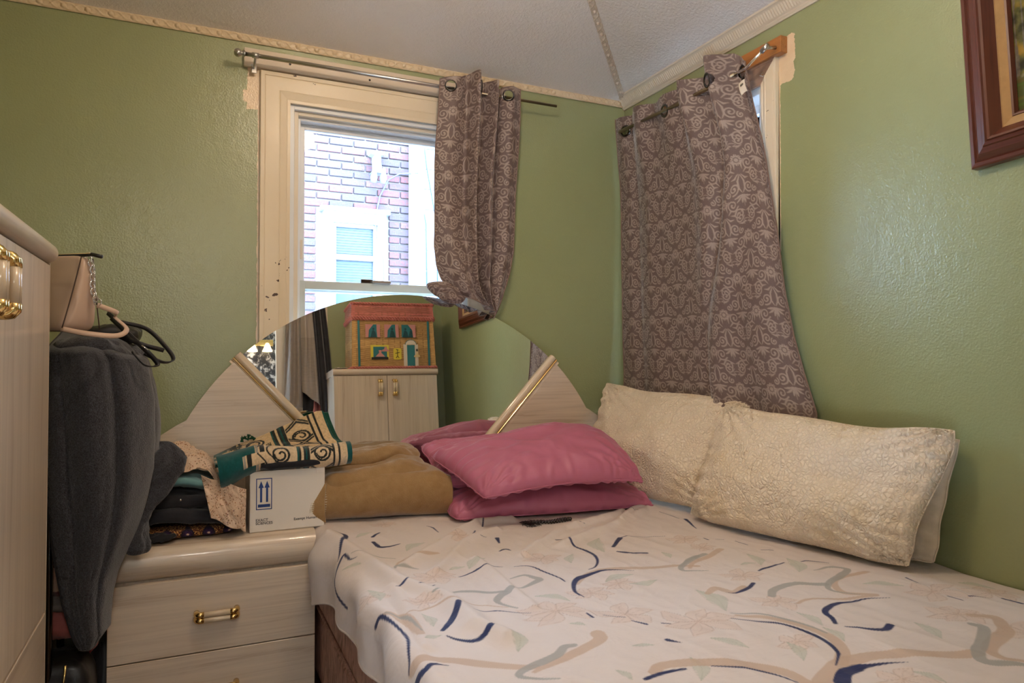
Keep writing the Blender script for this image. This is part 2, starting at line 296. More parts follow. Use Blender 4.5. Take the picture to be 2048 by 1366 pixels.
# traced shapes, in metres
DATA = {"navy":[[[[-1.525,-0.53],[-1.498,-0.554],[-1.478,-0.585],[-1.486,-0.639],[-1.528,-0.761],[-1.551,-0.807]],[0.002,0.012,0.002]],
[[[-1.397,-0.636],[-1.364,-0.596]],[0.009,0.007,0.004]],
[[[-1.409,-0.695],[-1.407,-0.746],[-1.399,-0.761],[-1.374,-0.761],[-1.339,-0.757]],[0.01,0.012,0.003]],
[[[-1.618,-1.037],[-1.593,-0.921],[-1.551,-0.839],[-1.525,-0.808],[-1.517,-0.865],[-1.501,-0.883]],[0.006,0.008,0.002]],
[[[-1.65,-1.147],[-1.627,-1.128]],[0.012,0.012,0.01]],
[[[-1.193,-0.572],[-1.183,-0.606],[-1.184,-0.67]],[0.002,0.005,0.003]],
[[[-1.096,-0.759],[-1.065,-0.704]],[0.006,0.009,0.003]],
[[[-1.033,-0.815],[-1.05,-0.872]],[0.011,0.011,0.004]],
[[[-1.079,-0.786],[-1.063,-0.796]],[0.002,0.004,0.002]],
[[[-1.088,-0.963],[-1.063,-0.951],[-1.056,-0.972]],[0.004,0.01,0.002]],
[[[-0.877,-0.925],[-0.845,-0.932],[-0.854,-0.998],[-0.843,-1.051],[-0.844,-1.097],[-0.862,-1.154],[-0.902,-1.208],[-0.928,-1.215]],[0.003,0.009,0.002]],
[[[-0.667,-0.977],[-0.747,-1.059]],[0.012,0.014,0.008]],
[[[-0.676,-0.978],[-0.624,-0.969],[-0.519,-1.018]],[0.003,0.003,0.001]],
[[[-0.76,-1.101],[-0.733,-1.129],[-0.68,-1.139]],[0.004,0.009,0.009]],
[[[-1.278,-1.127],[-1.227,-1.098],[-1.19,-1.08],[-1.143,-1.107]],[0.003,0.006,0.002]],
[[[-1.111,-1.116],[-1.069,-1.131],[-1.055,-1.177],[-1.039,-1.249],[-1.039,-1.281]],[0.002,0.006,0.003]],
[[[-0.817,-1.276],[-0.877,-1.245],[-0.927,-1.244],[-0.983,-1.265],[-1.018,-1.294],[-1.055,-1.36],[-1.055,-1.407]],[0.001,0.015,0.002]],
[[[-1.464,-1.178],[-1.445,-1.174],[-1.425,-1.156]],[0.003,0.006,0.002]],
[[[-1.411,-1.205],[-1.389,-1.2],[-1.361,-1.171]],[0.004,0.005,0.002]],
[[[-1.572,-1.314],[-1.553,-1.318],[-1.543,-1.351],[-1.531,-1.405],[-1.523,-1.483],[-1.546,-1.56],[-1.566,-1.589]],[0.01,0.007,0.002]],
[[[-1.367,-1.365],[-1.384,-1.398],[-1.417,-1.439],[-1.438,-1.46]],[0.01,0.014,0.008]],
[[[-1.44,-1.491],[-1.427,-1.516],[-1.401,-1.539],[-1.375,-1.54],[-1.354,-1.527]],[0.003,0.009,0.011]],
[[[-1.345,-1.402],[-1.297,-1.4],[-1.263,-1.413],[-1.219,-1.446]],[0.002,0.004,0.001]],
[[[-1.107,-1.508],[-1.109,-1.536]],[0.004,0.008,0.006]],
[[[-1.077,-1.531],[-1.039,-1.562]],[0.002,0.004,0.002]],
[[[-1.036,-1.585],[-1.019,-1.615]],[0.003,0.008,0.006]],
[[[-0.984,-1.625],[-0.969,-1.634]],[0.003,0.005,0.002]],
[[[-1.588,-1.653],[-1.57,-1.632],[-1.555,-1.63],[-1.537,-1.634],[-1.513,-1.618],[-1.483,-1.624]],[0.013,0.014,0.002]],
[[[-1.018,-0.652],[-0.973,-0.562]],[0.004,0.005,0.002]],
[[[-0.466,-0.62],[-0.416,-0.715]],[0.002,0.005,0.002]],
[[[-0.329,-0.73],[-0.325,-0.842]],[0.002,0.005,0.002]],
[[[-0.735,-0.775],[-0.686,-0.786]],[0.001,0.003,0.001]],
[[[-0.311,-0.86],[-0.359,-0.979]],[0.01,0.007,0.002]],
[[[-0.423,-1.093],[-0.423,-1.115]],[0.003,0.007,0.004]],
[[[-0.394,-1.116],[-0.373,-1.131]],[0.002,0.004,0.002]],
[[[-0.353,-1.162],[-0.345,-1.206]],[0.003,0.007,0.003]],
[[[-0.351,-1.271],[-0.326,-1.293]],[0.003,0.007,0.003]],
[[[-0.515,-1.429],[-0.473,-1.416],[-0.396,-1.404]],[0.004,0.007,0.004]],
[[[-0.344,-1.418],[-0.315,-1.418],[-0.277,-1.455]],[0.003,0.006,0.002]],
[[[-0.203,-1.639],[-0.211,-1.678]],[0.004,0.006,0.002]],
[[[-0.603,-1.502],[-0.647,-1.529],[-0.694,-1.542],[-0.721,-1.532]],[0.008,0.009,0.001]],
[[[-0.384,-1.729],[-0.446,-1.702],[-0.514,-1.697],[-0.579,-1.714],[-0.607,-1.733],[-0.617,-1.759],[-0.635,-1.784]],[0.001,0.012,0.007]],
[[[-0.634,-1.809],[-0.619,-1.827],[-0.595,-1.844],[-0.565,-1.852],[-0.536,-1.843]],[0.003,0.01,0.013]],
[[[-0.231,-1.771],[-0.23,-1.806]],[0.003,0.006,0.003]],
[[[-0.19,-1.797],[-0.158,-1.821]],[0.004,0.005,0.001]],
[[[-0.13,-1.838],[-0.124,-1.88]],[0.004,0.007,0.007]],
[[[-0.826,-1.667],[-0.776,-1.721],[-0.752,-1.755],[-0.737,-1.801],[-0.736,-1.848],[-0.753,-1.889],[-0.769,-1.905],[-0.811,-1.935]],[0.002,0.01,0.002]],
[[[-0.985,-1.624],[-0.971,-1.635]],[0.003,0.004,0.001]],
[[[-1.029,-1.704],[-1.012,-1.728]],[0.01,0.007,0.001]],
[[[-0.858,-1.989],[-0.821,-1.964],[-0.777,-1.955],[-0.741,-1.958],[-0.67,-1.982]],[0.022,0.017,0.001]],
[[[-1.176,-1.834],[-1.127,-1.824],[-1.083,-1.828]],[0.008,0.008,0.005]],
[[[-1.029,-1.84],[-0.981,-1.868],[-0.943,-1.912],[-0.932,-1.955]],[0.003,0.006,0.003]]],"beige":[[[[-1.021,-1.31],[-0.937,-1.24],[-0.816,-1.251],[-0.676,-1.297],[-0.637,-1.323]],[0.01,0.018,0.012]],
[[[-1.416,-0.983],[-1.382,-0.942],[-1.319,-0.928],[-1.263,-0.905]],[0.004,0.014,0.006]],
[[[-1.549,-1.322],[-1.515,-1.344],[-1.494,-1.398],[-1.493,-1.475]],[0.006,0.028,0.014]],
[[[-1.49,-1.355],[-1.413,-1.317],[-1.328,-1.353],[-1.25,-1.384]],[0.003,0.007,0.003]],
[[[-1.556,-1.594],[-1.523,-1.59],[-1.467,-1.601],[-1.42,-1.637],[-1.349,-1.692],[-1.331,-1.696]],[0.02,0.022,0.012]],
[[[-1.145,-1.616],[-1.158,-1.644],[-1.228,-1.675],[-1.303,-1.7],[-1.345,-1.717]],[0.024,0.02,0.008]],
[[[-0.466,-1.219],[-0.539,-1.259],[-0.625,-1.29],[-0.668,-1.327]],[0.018,0.014,0.008]],
[[[-0.254,-1.561],[-0.344,-1.554],[-0.412,-1.589],[-0.446,-1.651],[-0.397,-1.699],[-0.563,-1.654],[-0.62,-1.662]],[0.012,0.014,0.006]],
[[[-0.767,-1.519],[-0.719,-1.496],[-0.7,-1.535],[-0.645,-1.514]],[0.012,0.022,0.012]],
[[[-0.801,-1.657],[-0.759,-1.704],[-0.719,-1.77],[-0.706,-1.831],[-0.736,-1.887],[-0.789,-1.928]],[0.008,0.022,0.02]],
[[[-0.885,-1.977],[-0.844,-1.954],[-0.783,-1.931],[-0.719,-1.928],[-0.645,-1.953],[-0.517,-2.016]],[0.036,0.028,0.024]],
[[[-0.315,-1.879],[-0.277,-1.908],[-0.313,-1.945],[-0.348,-1.973],[-0.445,-2.001],[-0.482,-2.022],[-0.494,-2.054],[-0.471,-2.073]],[0.016,0.026,0.012]],
[[[-1.146,-1.816],[-1.108,-1.799],[-1.02,-1.826],[-0.962,-1.862],[-0.919,-1.911],[-0.917,-1.96]],[0.016,0.028,0.02]]],"grey":[[[[-1.396,-1.266],[-1.336,-1.24],[-1.3,-1.243],[-1.245,-1.277],[-1.214,-1.28]],[0.006,0.012,0.014]],
[[[-1.194,-1.273],[-1.24,-1.315],[-1.261,-1.35],[-1.232,-1.399]],[0.02,0.014,0.004]],
[[[-1.162,-1.202],[-1.119,-1.198],[-1.103,-1.223],[-1.096,-1.244],[-1.149,-1.271],[-1.177,-1.272]],[0.003,0.018,0.003]],
[[[-1.421,-1.0],[-1.409,-0.976],[-1.387,-1.0],[-1.363,-1.03]],[0.004,0.01,0.004]],
[[[-1.219,-1.643],[-1.241,-1.644],[-1.268,-1.667],[-1.316,-1.684],[-1.369,-1.706],[-1.372,-1.731],[-1.318,-1.766]],[0.012,0.018,0.004]],
[[[-0.678,-1.3],[-0.622,-1.264],[-0.571,-1.243]],[0.004,0.012,0.01]],
[[[-1.537,-1.325],[-1.495,-1.37],[-1.486,-1.461]],[0.004,0.009,0.004]],
[[[-1.506,-0.838],[-1.443,-0.867],[-1.396,-0.91]],[0.003,0.006,0.003]],
[[[-0.541,-1.238],[-0.591,-1.256],[-0.671,-1.298],[-0.698,-1.34],[-0.638,-1.368]],[0.014,0.014,0.003]],
[[[-0.637,-1.599],[-0.598,-1.566],[-0.536,-1.549],[-0.486,-1.556],[-0.436,-1.581]],[0.014,0.018,0.016]],
[[[-0.366,-1.483],[-0.307,-1.487],[-0.283,-1.521],[-0.331,-1.543],[-0.425,-1.583],[-0.458,-1.623],[-0.427,-1.677]],[0.003,0.018,0.003]],
[[[-0.802,-1.64],[-0.759,-1.676],[-0.72,-1.735],[-0.701,-1.779],[-0.697,-1.813]],[0.003,0.009,0.005]],
[[[-0.371,-1.918],[-0.37,-1.941],[-0.453,-1.987],[-0.505,-2.012],[-0.535,-2.044],[-0.492,-2.085]],[0.016,0.02,0.014]]],"flowers":[[[-1.344,-1.11],0.1],[[-1.163,-1.465],0.13],[[-1.027,-1.389],0.09],[[-1.029,-1.547],0.12],[[-1.149,-0.762],0.08],[[-1.426,-1.282],0.07],[[-1.322,-0.483],0.07],[[-0.923,-1.354],0.08],[[-1.0,-1.069],0.09],[[-1.535,-1.203],0.07],[[-0.586,-1.444],0.1],[[-0.906,-1.651],0.14],[[-0.658,-1.631],0.09],[[-0.233,-1.733],0.12],[[-0.113,-1.803],0.11],[[-0.336,-1.863],0.11],[[-0.49,-1.08],0.09],[[-0.494,-1.172],0.07],[[-0.799,-1.829],0.08],[[-0.743,-2.024],0.1]],"leaves":[[[-1.34,-0.836],[-1.261,-0.763]],[[-1.448,-0.625],[-1.388,-0.585]],[[-1.283,-1.063],[-1.231,-1.047]],[[-1.453,-1.353],[-1.45,-1.43]],[[-1.491,-1.503],[-1.45,-1.483]],[[-1.308,-1.531],[-1.335,-1.622]],[[-1.158,-1.345],[-1.099,-1.417]],[[-0.941,-1.139],[-0.897,-1.072]],[[-0.801,-1.094],[-0.733,-0.952]],[[-0.943,-1.328],[-0.84,-1.303]],[[-0.812,-1.371],[-0.896,-1.367]],[[-1.172,-1.545],[-1.146,-1.569]],[[-1.112,-1.698],[-1.072,-1.716]],[[-1.205,-1.781],[-1.201,-1.826]],[[-1.547,-0.903],[-1.501,-0.944]],[[-1.53,-1.143],[-1.52,-1.239]],[[-1.227,-1.069],[-1.151,-1.0]],[[-0.64,-1.161],[-0.651,-1.219]],[[-0.427,-1.29],[-0.468,-1.39]],[[-0.354,-1.374],[-0.422,-1.484]],[[-0.337,-1.616],[-0.261,-1.674]],[[-0.776,-1.485],[-0.803,-1.624]],[[-0.941,-1.734],[-0.901,-1.802]],[[-0.816,-1.821],[-0.844,-1.889]],[[-0.468,-1.851],[-0.499,-1.933]],[[-0.679,-1.789],[-0.694,-1.857]],[[-0.662,-1.702],[-0.671,-1.781]],[[-1.043,-1.794],[-1.084,-1.876]],[[-0.697,-2.013],[-0.684,-2.067]],[[-0.103,-1.714],[-0.054,-1.776]],[[-0.52,-1.367],[-0.47,-1.371]]],"robe_l":[[-2.311,-0.6,1.281],[-2.31,-0.6,1.207],[-2.309,-0.6,1.096],[-2.308,-0.6,0.985],[-2.305,-0.6,0.902],[-2.3,-0.6,0.819],[-2.292,-0.6,0.749],[-2.284,-0.6,0.679],[-2.272,-0.6,0.608],[-2.261,-0.6,0.538],[-2.239,-0.6,0.451],[-2.219,-0.6,0.406]],"robe_r":[[-2.141,-0.6,1.276],[-2.07,-0.6,1.207],[-2.049,-0.6,1.089],[-2.049,-0.6,0.972],[-2.059,-0.6,0.885],[-2.084,-0.6,0.8],[-2.106,-0.6,0.73],[-2.128,-0.6,0.661],[-2.148,-0.6,0.592],[-2.156,-0.6,0.522],[-2.158,-0.6,0.438],[-2.188,-0.6,0.398]],"c1_l":[[-1.0,-0.08,2.402],[-1.006,-0.08,2.246],[-1.017,-0.08,2.095],[-1.017,-0.08,1.945],[-1.016,-0.08,1.817],[-1.016,-0.08,1.689],[-1.007,-0.08,1.605],[-0.984,-0.08,1.542],[-0.944,-0.08,1.49],[-0.887,-0.08,1.449],[-0.817,-0.08,1.414]],"c1_r":[[-0.617,-0.08,2.416],[-0.617,-0.08,2.28],[-0.622,-0.08,2.121],[-0.632,-0.08,1.962],[-0.637,-0.08,1.826],[-0.642,-0.08,1.691],[-0.657,-0.08,1.601],[-0.676,-0.08,1.533],[-0.696,-0.08,1.477],[-0.715,-0.08,1.432],[-0.737,-0.08,1.383]],"c2_r":[[-0.06,-0.918,2.31],[-0.06,-0.947,2.128],[-0.06,-0.975,1.971],[-0.06,-1.003,1.818],[-0.06,-1.028,1.687],[-0.06,-1.046,1.559],[-0.06,-1.065,1.433],[-0.06,-1.1,1.291],[-0.06,-1.147,1.154],[-0.06,-1.204,1.029]],"c2_l":[[-0.1,-0.033,2.372],[-0.1,-0.037,2.219],[-0.1,-0.04,1.975],[-0.1,-0.043,1.731],[-0.1,-0.051,1.488],[-0.1,-0.058,1.295],[-0.1,-0.075,1.055],[-0.1,-0.087,0.937]],"ridges":[[[[-1.536,-0.553],[-1.456,-1.128],[-1.379,-1.29],[-1.377,-1.478],[-1.345,-1.562]],0.014,0.03],
[[[-1.381,-0.977],[-1.032,-0.607],[-0.896,-0.605]],0.012,0.022],
[[[-1.333,-1.077],[-1.146,-0.81],[-1.003,-0.711]],0.008,0.018],
[[[-1.043,-1.025],[-0.791,-0.808],[-0.461,-0.665]],0.01,0.02],
[[[-0.886,-0.98],[-0.61,-0.83],[-0.326,-0.652]],0.01,0.022],
[[[-0.554,-0.793],[-0.427,-0.681],[-0.333,-0.649]],0.014,0.02],
[[[-1.185,-0.993],[-1.196,-1.312],[-1.209,-1.425]],0.005,0.012],
[[[-1.473,-1.154],[-1.489,-1.351],[-1.508,-1.53]],0.007,0.02],
[[[-1.59,-1.049],[-1.554,-1.322],[-1.552,-1.57],[-1.556,-1.682]],0.012,0.03],
[[[-1.177,-0.476],[-1.002,-0.489]],0.004,0.02]]}
# ------------------------------------------------------------------ the room shell
# corner of the back and right walls is the origin; the room lies at x < 0, y < 0
XL, YF, HW, SL, TF = -2.70, -2.85, 2.475, .40, .92      # left wall, front wall, wall height, ceiling slope, run to the flat centre
def struct(o): o['kind'] = 'structure'; return o
def wall(name, boxes, m):
    bm = bmesh.new()
    for b in boxes: box(bm, *b)
    return struct(bmobj(name, bm, m))
MW = wallmat('green_wall_paint_back', ((0, -1.757, -1.70, 2.19, 2.36, .03, 22), (0, -1.775, -1.70, 2.215, 2.262, .03, 60), (0, -1.718, -1.70, .9, 2.2, .02, 18)))
MR = wallmat('green_wall_paint_right', ((1, -1.075, -.95, 2.21, 2.375, .05, 20), (1, -1.01, -.95, 1.3, 2.25, .018, 14)))
MG = wallmat('green_wall_paint', ())
W1 = (-1.60, -.83, .88, 2.235)      # window 1 opening x0 x1 z0 z1
wall('wall_back', [(XL, W1[0], 0, .14, 0, HW), (W1[1], .14, 0, .14, 0, HW), (W1[0], W1[1], 0, .14, 0, W1[2]), (W1[0], W1[1], 0, .14, W1[3], HW)], MW)
W2 = (-.93, -.12, .88, 2.24)
wall('wall_right', [(0, .14, YF - .14, W2[0], 0, HW), (0, .14, W2[1], 0, 0, HW), (0, .14, W2[0], W2[1], 0, W2[2]), (0, .14, W2[0], W2[1], W2[3], HW)], MR)
wall('wall_left', [(XL - .1, XL, YF - .14, .14, 0, HW)], MG)
DX0, DX1 = -2.42, -1.065
wall('wall_front', [(DX1, 0, YF - .10, YF, 0, HW), (XL, DX0, YF - .10, YF, 0, HW), (DX0, DX1, YF - .10, YF, 2.12, HW)], MG)
struct(boxo('floor', (XL, .14, -5.0, .14, -.05, 0), M['floor']))
def ceiling():
    a, f = 0, TF; o = [(XL, YF), (0, YF), (0, 0), (XL, 0)]; i = [(XL + f, YF + f), (-f, YF + f), (-f, -f), (XL + f, -f)]
    bm = bmesh.new()
    for dz in (0,):
        lo = [bm.verts.new((x, y, HW)) for x, y in o]; hi = [bm.verts.new((x, y, HW + SL * f)) for x, y in i]
        for k in range(4): bm.faces.new((lo[k], lo[(k + 1) % 4], hi[(k + 1) % 4], hi[k]))
        bm.faces.new(hi)
    ob = bmobj('ceiling', bm, M['ceiling']); s = ob.modifiers.new('thickness', 'SOLIDIFY'); s.thickness = .06; s.offset = 1 if ob.data.polygons[4].normal.z > 0 else -1
    return struct(ob)
ceiling()
# hall beyond the doorway (seen in the mirror and behind the camera)
wall('wall_hall', [(-3.6, -3.5, -5.0, YF - .10, 0, 2.5), (-3.5, .2, -5.1, -5.0, 0, 2.5), (.1, .2, -5.0, YF - .10, 0, 2.5), (-3.5, XL, YF - .2, YF - .10, 0, 2.5)], plain('hall_wall_paint', srgb(204, 194, 176), .6))
wall('ceiling_hall', [(-3.6, .2, -5.1, YF - .10, 2.5, 2.56)], plain('hall_ceiling_paint', srgb(210, 204, 196), .7))

# relief trims: running ornament of beads and leaves (back wall and hip), fluted crown (right wall)
def ornament(name, L, w=.031, pitch=.073):
    ns = int(L / .0022); nt_ = 15
    s = np.linspace(0, L, ns)[:, None]; t = np.linspace(-1, 1, nt_)[None, :]
    ph = (s % pitch) / pitch
    base = .006 * np.sqrt(np.clip(1 - t ** 2 * .95, 0, 1))
    d = np.sqrt(((ph - .5) * pitch / .0085) ** 2 + (t * w / 2 / .0085) ** 2)
    bead = .0075 * np.sqrt(np.clip(1 - d ** 2, 0, 1))
    moat = -.002 * np.exp(-((d - 1.25) / .18) ** 2)
    lf = .0035 * np.exp(-((t - .75 * np.sin(2 * np.pi * ph)) / .22) ** 2) + .003 * np.exp(-((t + .75 * np.sin(2 * np.pi * ph)) / .2) ** 2)
    h = base + bead + moat + lf * (d > 1.1) + .0008 * fbm(s / .006, t * 3 + s * 0, 5, 2)
    return np.stack([s + 0 * t, t * w / 2 + 0 * s, h], -1)
def place(P, o, X, Y, Z):
    return np.array(o) + P[..., 0:1] * np.array(X) + P[..., 1:2] * np.array(Y) + P[..., 2:3] * np.array(Z)
def nrm(v): v = np.array(v, float); return v / np.linalg.norm(v)
P = place(ornament('t', -XL), (XL, -.003, 2.464), (1, 0, 0), (0, 0, 1), (0, -1, 0)); P[..., 1] -= .004 * sm(-.2, 1, (P[..., 2] - 2.464) / .014)
struct(grid('trim_1', P, M['trim'], flip=True))
hx = nrm((-1, -1, SL)); L = TF * math.sqrt(2 + SL * SL); hn = nrm(np.cross(hx, (1, -1, 0))); hn = hn if hn[2] < 0 else -hn
P = place(ornament('t', L, .032, .068), (0, 0, HW - .002), hx, nrm((1, -1, 0)), hn)
struct(grid('trim_2', P, M['ceiling'] if False else plain('ceiling_ornament_paint', srgb(200, 184, 164), .4)))
def crown():
    prof = [(0, 0), (.006, 0), (.008, .006), (.012, .010), (.012, .014), (.020, .022), (.031, .040), (.040, .056), (.044, .060), (.050, .064), (.052, .074), (.060, .078), (.060, .086)]
    ns = int(-YF / .003); y = -np.linspace(0, -YF, ns)[:, None]; pr = np.array(prof); k = len(prof)
    fine = np.linspace(0, k - 1, 49); px = np.interp(fine, range(k), pr[:, 0])[None]; pz = np.interp(fine, range(k), pr[:, 1])[None]
    fl = ((pz > .022) & (pz < .056)) * .0022 * np.clip(np.sin(y / .012 * 2 * np.pi) * 1.6, -1, 1)
    return np.stack([-(px + fl) + 0 * y, y + 0 * px, 2.437 + pz * .82 + 0 * y], -1)
struct(grid('trim_3', crown(), M['crown'], flip=True))
struct(boxo('trim_4', (XL, XL + .012, YF, 0, 2.45, 2.478), M['trim'])); struct(boxo('trim_5', (XL, 0, YF, YF + .012, 2.45, 2.478), M['trim']))
struct(boxo('baseboard_back', (XL, 0, -.014, 0, 0, .09), M['casing'])); struct(boxo('baseboard_right', (-.014, 0, YF, -.014, 0, .09), M['casing']))

# ------------------------------------------------------------------ windows
def moulding(name, a, b, m, parent, axis, outer, inner, plane, sgn, mitre=(0, 0)):
    # board with a stepped profile between outer and inner edges; runs along axis from a to b, mitred ends
    w_ = inner - outer; prof = [(0, 0), (0, .017), (.02, .019), (.14, .019), (.155, .0165), (.18, .0175), (.62, .0175), (.64, .0165), (.66, .0175), (.88, .0125), (.90, .0135), (1, .0125), (1, 0)]
    V = []; F = []
    for e, (q, mt) in enumerate(((a, mitre[0]), (b, mitre[1]))):
        for t, d in prof:
            run = q + mt * t * abs(w_); cr = outer + t * w_
            V.append({'z1': (cr, plane - d, run), 'x1': (run, plane - d, cr), 'z2': (plane - d, cr, run), 'y2': (plane - d, run, cr)}[axis])
    k = len(prof); F = [(i, i + 1, k + i + 1, k + i) for i in range(k - 1)]
    me = mkmesh(name, V, F, smooth=False); o = link(name, me, m, parent); bm = bmesh.new(); bm.from_mesh(me); bmesh.ops.contextual_create(bm, geom=[e for e in bm.edges if e.is_boundary]); bmesh.ops.recalc_face_normals(bm, faces=bm.faces); bm.to_mesh(me); bm.free()
    return o
w1 = struct(empty('window_1', (0, 0, 0)))
cw = .11; x0, x1, z0, z1 = W1
moulding('casing_board', z0 - .05, z1 + cw, M['casing'], w1, 'z1', x0 - cw, x0 + .004, 0, 1, (0, -1))
moulding('casing_board', z0 - .05, z1 + cw, M['casing'], w1, 'z1', x1 + cw, x1 - .004, 0, 1, (0, -1))
moulding('casing_board', x0 - cw, x1 + cw, M['casing'], w1, 'x1', z1 + cw, z1 - .004, 0, 1, (1, -1))
boxo('window_sill', (x0 - .12, x1 + .12, -.06, .03, z0 - .03, z0), M['casing'], w1, .005)
def framebars(nm, x0, x1, z0, z1, ya, yb, t, m, parent, tb=None, sep=False):
    bm = bmesh.new(); tb = tb or t
    box(bm, x0, x0 + t, ya, yb, z0, z1, .002); box(bm, x1 - t, x1, ya, yb, z0, z1, .002)
    box(bm, x0 + t - .001, x1 - t + .001, ya + .0006, yb - .0006, z1 - tb, z1, .002); box(bm, x0 + t - .001, x1 - t + .001, ya + .0006, yb - .0006, z0, z0 + tb, .002)
    return bmobj(nm, bm, m, parent)
framebars('outer_frame', x0, x1, z0, z1, .004, .14, .022, M['pvc'], w1)
framebars('stop_strip', x0 + .02, x1 - .02, z0 + .02, z1 - .018, .022, .05, .020, M['pvc_tan'], w1)
framebars('track_frame', x0 + .036, x1 - .036, z0 + .036, z1 - .034, .045, .13, .016, M['pvc'], w1)
ux0, ux1 = x0 + .05, x1 - .05
us = framebars('upper_sash', ux0, ux1, 1.485, z1 - .05, .088, .118, .024, M['pvc'], w1, .022)
ls = framebars('lower_sash', ux0 - .006, ux1 + .006, z0 + .05, 1.528, .050, .080, .030, plain('grey_vinyl_sash', srgb(196, 202, 198), .35, var=.04), w1, .034)
boxo('pane', (ux0 + .02, ux1 - .02, .101, .105, 1.50, z1 - .07), M['glass'], us)
boxo('pane', (ux0 + .02, ux1 - .02, .063, .067, z0 + .08, 1.50), M['glass'], ls)
boxo('sash_lock', (-1.25, -1.17, .035, .060, 1.5285, 1.540), M['steel'], w1, .003); boxo('sash_latch', (-1.295, -1.23, .058, .078, 1.5285, 1.546), M['gunmetal'], w1, .003)
boxo('tilt_latch', (ux0 + .006, ux0 + .016, .080, .088, 1.62, 1.70), M['pvc_tan'], w1, .003)

w2 = struct(empty('window_2', (0, 0, 0))); y0, y1, z0, z1 = W2; cw2 = .075
moulding('casing_board', z0 - .05, z1 + cw2, M['casing'], w2, 'z2', y0 - cw2, y0 + .004, 0, 1, (0, -1))
moulding('casing_board', z0 - .05, z1 + cw2, M['casing'], w2, 'z2', y1 + cw2, y1 - .004, 0, 1, (0, -1))
moulding('casing_board', y0 - cw2, y1 + cw2, plain('peeling_dark_red_casing', srgb(150, 120, 100), .5, var=.5, scale=30), w2, 'y2', z1 + cw2, z1 - .004, 0, 1, (1, -1))
def frame2(nm, a, b, c, d, xa, xb, t, m, parent):
    bm = bmesh.new()
    box(bm, xa, xb, a, a + t, c, d, .002); box(bm, xa, xb, b - t, b, c, d, .002); box(bm, xa + .0006, xb - .0006, a + t - .001, b - t + .001, d - t, d, .002); box(bm, xa + .0006, xb - .0006, a + t - .001, b - t + .001, c, c + t, .002)
    return bmobj(nm, bm, m, parent)
frame2('outer_frame', y0, y1, z0, z1, .004, .14, .028, M['pvc'], w2)
u2 = frame2('upper_sash', y0 + .03, y1 - .03, 1.49, z1 - .03, .085, .115, .032, M['pvc'], w2)
l2 = frame2('lower_sash', y0 + .026, y1 - .026, z0 + .03, 1.53, .045, .075, .036, M['pvc'], w2)
boxo('pane', (.099, .103, y0 + .05, y1 - .05, 1.51, z1 - .05), M['glass'], u2); boxo('pane', (.058, .062, y0 + .05, y1 - .05, z0 + .06, 1.50), M['glass'], l2)
boxo('window_sill', (-.05, .03, y0 - .09, y1 + .09, z0 - .03, z0), M['casing'], w2, .005)

# door opening in the front wall
d1 = struct(empty('door_1', (0, 0, 0)))
for nm, b in (('door_casing', (DX1 - .0, DX1 + .10, YF, YF + .018, 0, 2.22)), ('door_casing', (DX0 - .10, DX0, YF, YF + .018, 0, 2.22)), ('door_casing', (DX0, DX1, YF, YF + .018, 2.12, 2.22)), ('door_jamb', (DX1 - .012, DX1, YF - .10, YF, 0, 2.12)), ('door_jamb', (DX0, DX0 + .012, YF - .10, YF, 0, 2.12))):
    boxo(nm, b, M['casing'], d1, .004)
dl = boxo('door_panel', (-1.345, -1.085, -3.035, -3.0, .01, 2.05), plain('white_door_paint', srgb(222, 208, 190), .4, var=.04), d1, .003)
tube('door_handle', [(-1.31, -3.0, 1.0), (-1.31, -2.95, 1.0), (-1.25, -2.95, 1.0)], .009, M['gold'], dl)

# ------------------------------------------------------------------ header boards and rods
hb = tag(boxo('header_board', (-1.772, -.66, -.022, 0, 2.350, 2.422), M['primer_board'], bev=.003), 'cream painted header board carrying the curtain rod above the brick-view window', 'board')
def hole(x, z, p, r=.0045): 
    return lathe('screw_hole', [(1e-5, .0006), (r, .0006), (r, 0)], M['gunmetal'], p, 14, (x, -.0222, z), (math.pi / 2, 0, 0))
for x, z in ((-1.60, 2.383), (-1.28, 2.372)): hole(x, z, hb)
def bracket(parent, loc, dirv, m):
    d = np.array(dirv, float); l = np.array(loc, float)
    tube('rod_bracket', [l, l + d * .5, l + d], [.006, .006, .011], m, parent)
    return lathe('bracket_plate', [(1e-5, .006), (.013, .006), (.013, 0)], m, parent, 16, loc, (math.pi / 2, 0, 0) if abs(d[1]) > abs(d[0]) else (0, -math.pi / 2, 0))
RY, RZ = -.088, 2.368
r1 = empty('curtain_rod', (-1.12, RY, RZ)); tag(r1, 'long slim metal curtain rod with a pointed finial over the brick-view window', 'curtain rod')
def rel(pts, o): return [tuple(np.array(p, float) - np.array(o)) for p in pts]
o1 = (-1.12, RY, RZ)
tube('rod_tube', rel([(-1.775, RY, RZ), (-1.0, RY, RZ), (-.93, RY, RZ)], o1), .0080, M['steel'], r1)
tube('inner_rod', rel([(-.94, RY, RZ), (-.43, RY, RZ)], o1), .0062, M['bronze'], r1)
lathe('finial', [(1e-5, 0), (.010, .002), (.0155, .012), (.015, .020), (.009, .027), (.008, .030), (.011, .033), (.011, .040)][::1], M['steel'], r1, 18, tuple(np.array((-1.812, RY, RZ)) - np.array(o1)), (0, math.pi / 2, 0))
for x in (-1.735, -.70):
    bb = tube('rod_bracket', rel([(x, -.022, RZ - .025), (x, -.05, RZ - .022), (x, RY + .002, RZ - .006)], o1), .0045, M['steel'], r1)
    tube('bracket_ring', rel([(x - .012, RY, RZ), (x + .012, RY, RZ)], o1), .0105, M['steel'], r1)
    boxo('bracket_plate', (x - .01 - o1[0], x + .01 - o1[0], -.0265 - RY, -.0222 - RY, RZ - .045 - RZ, RZ - .01 - RZ), M['steel'], r1, .002)
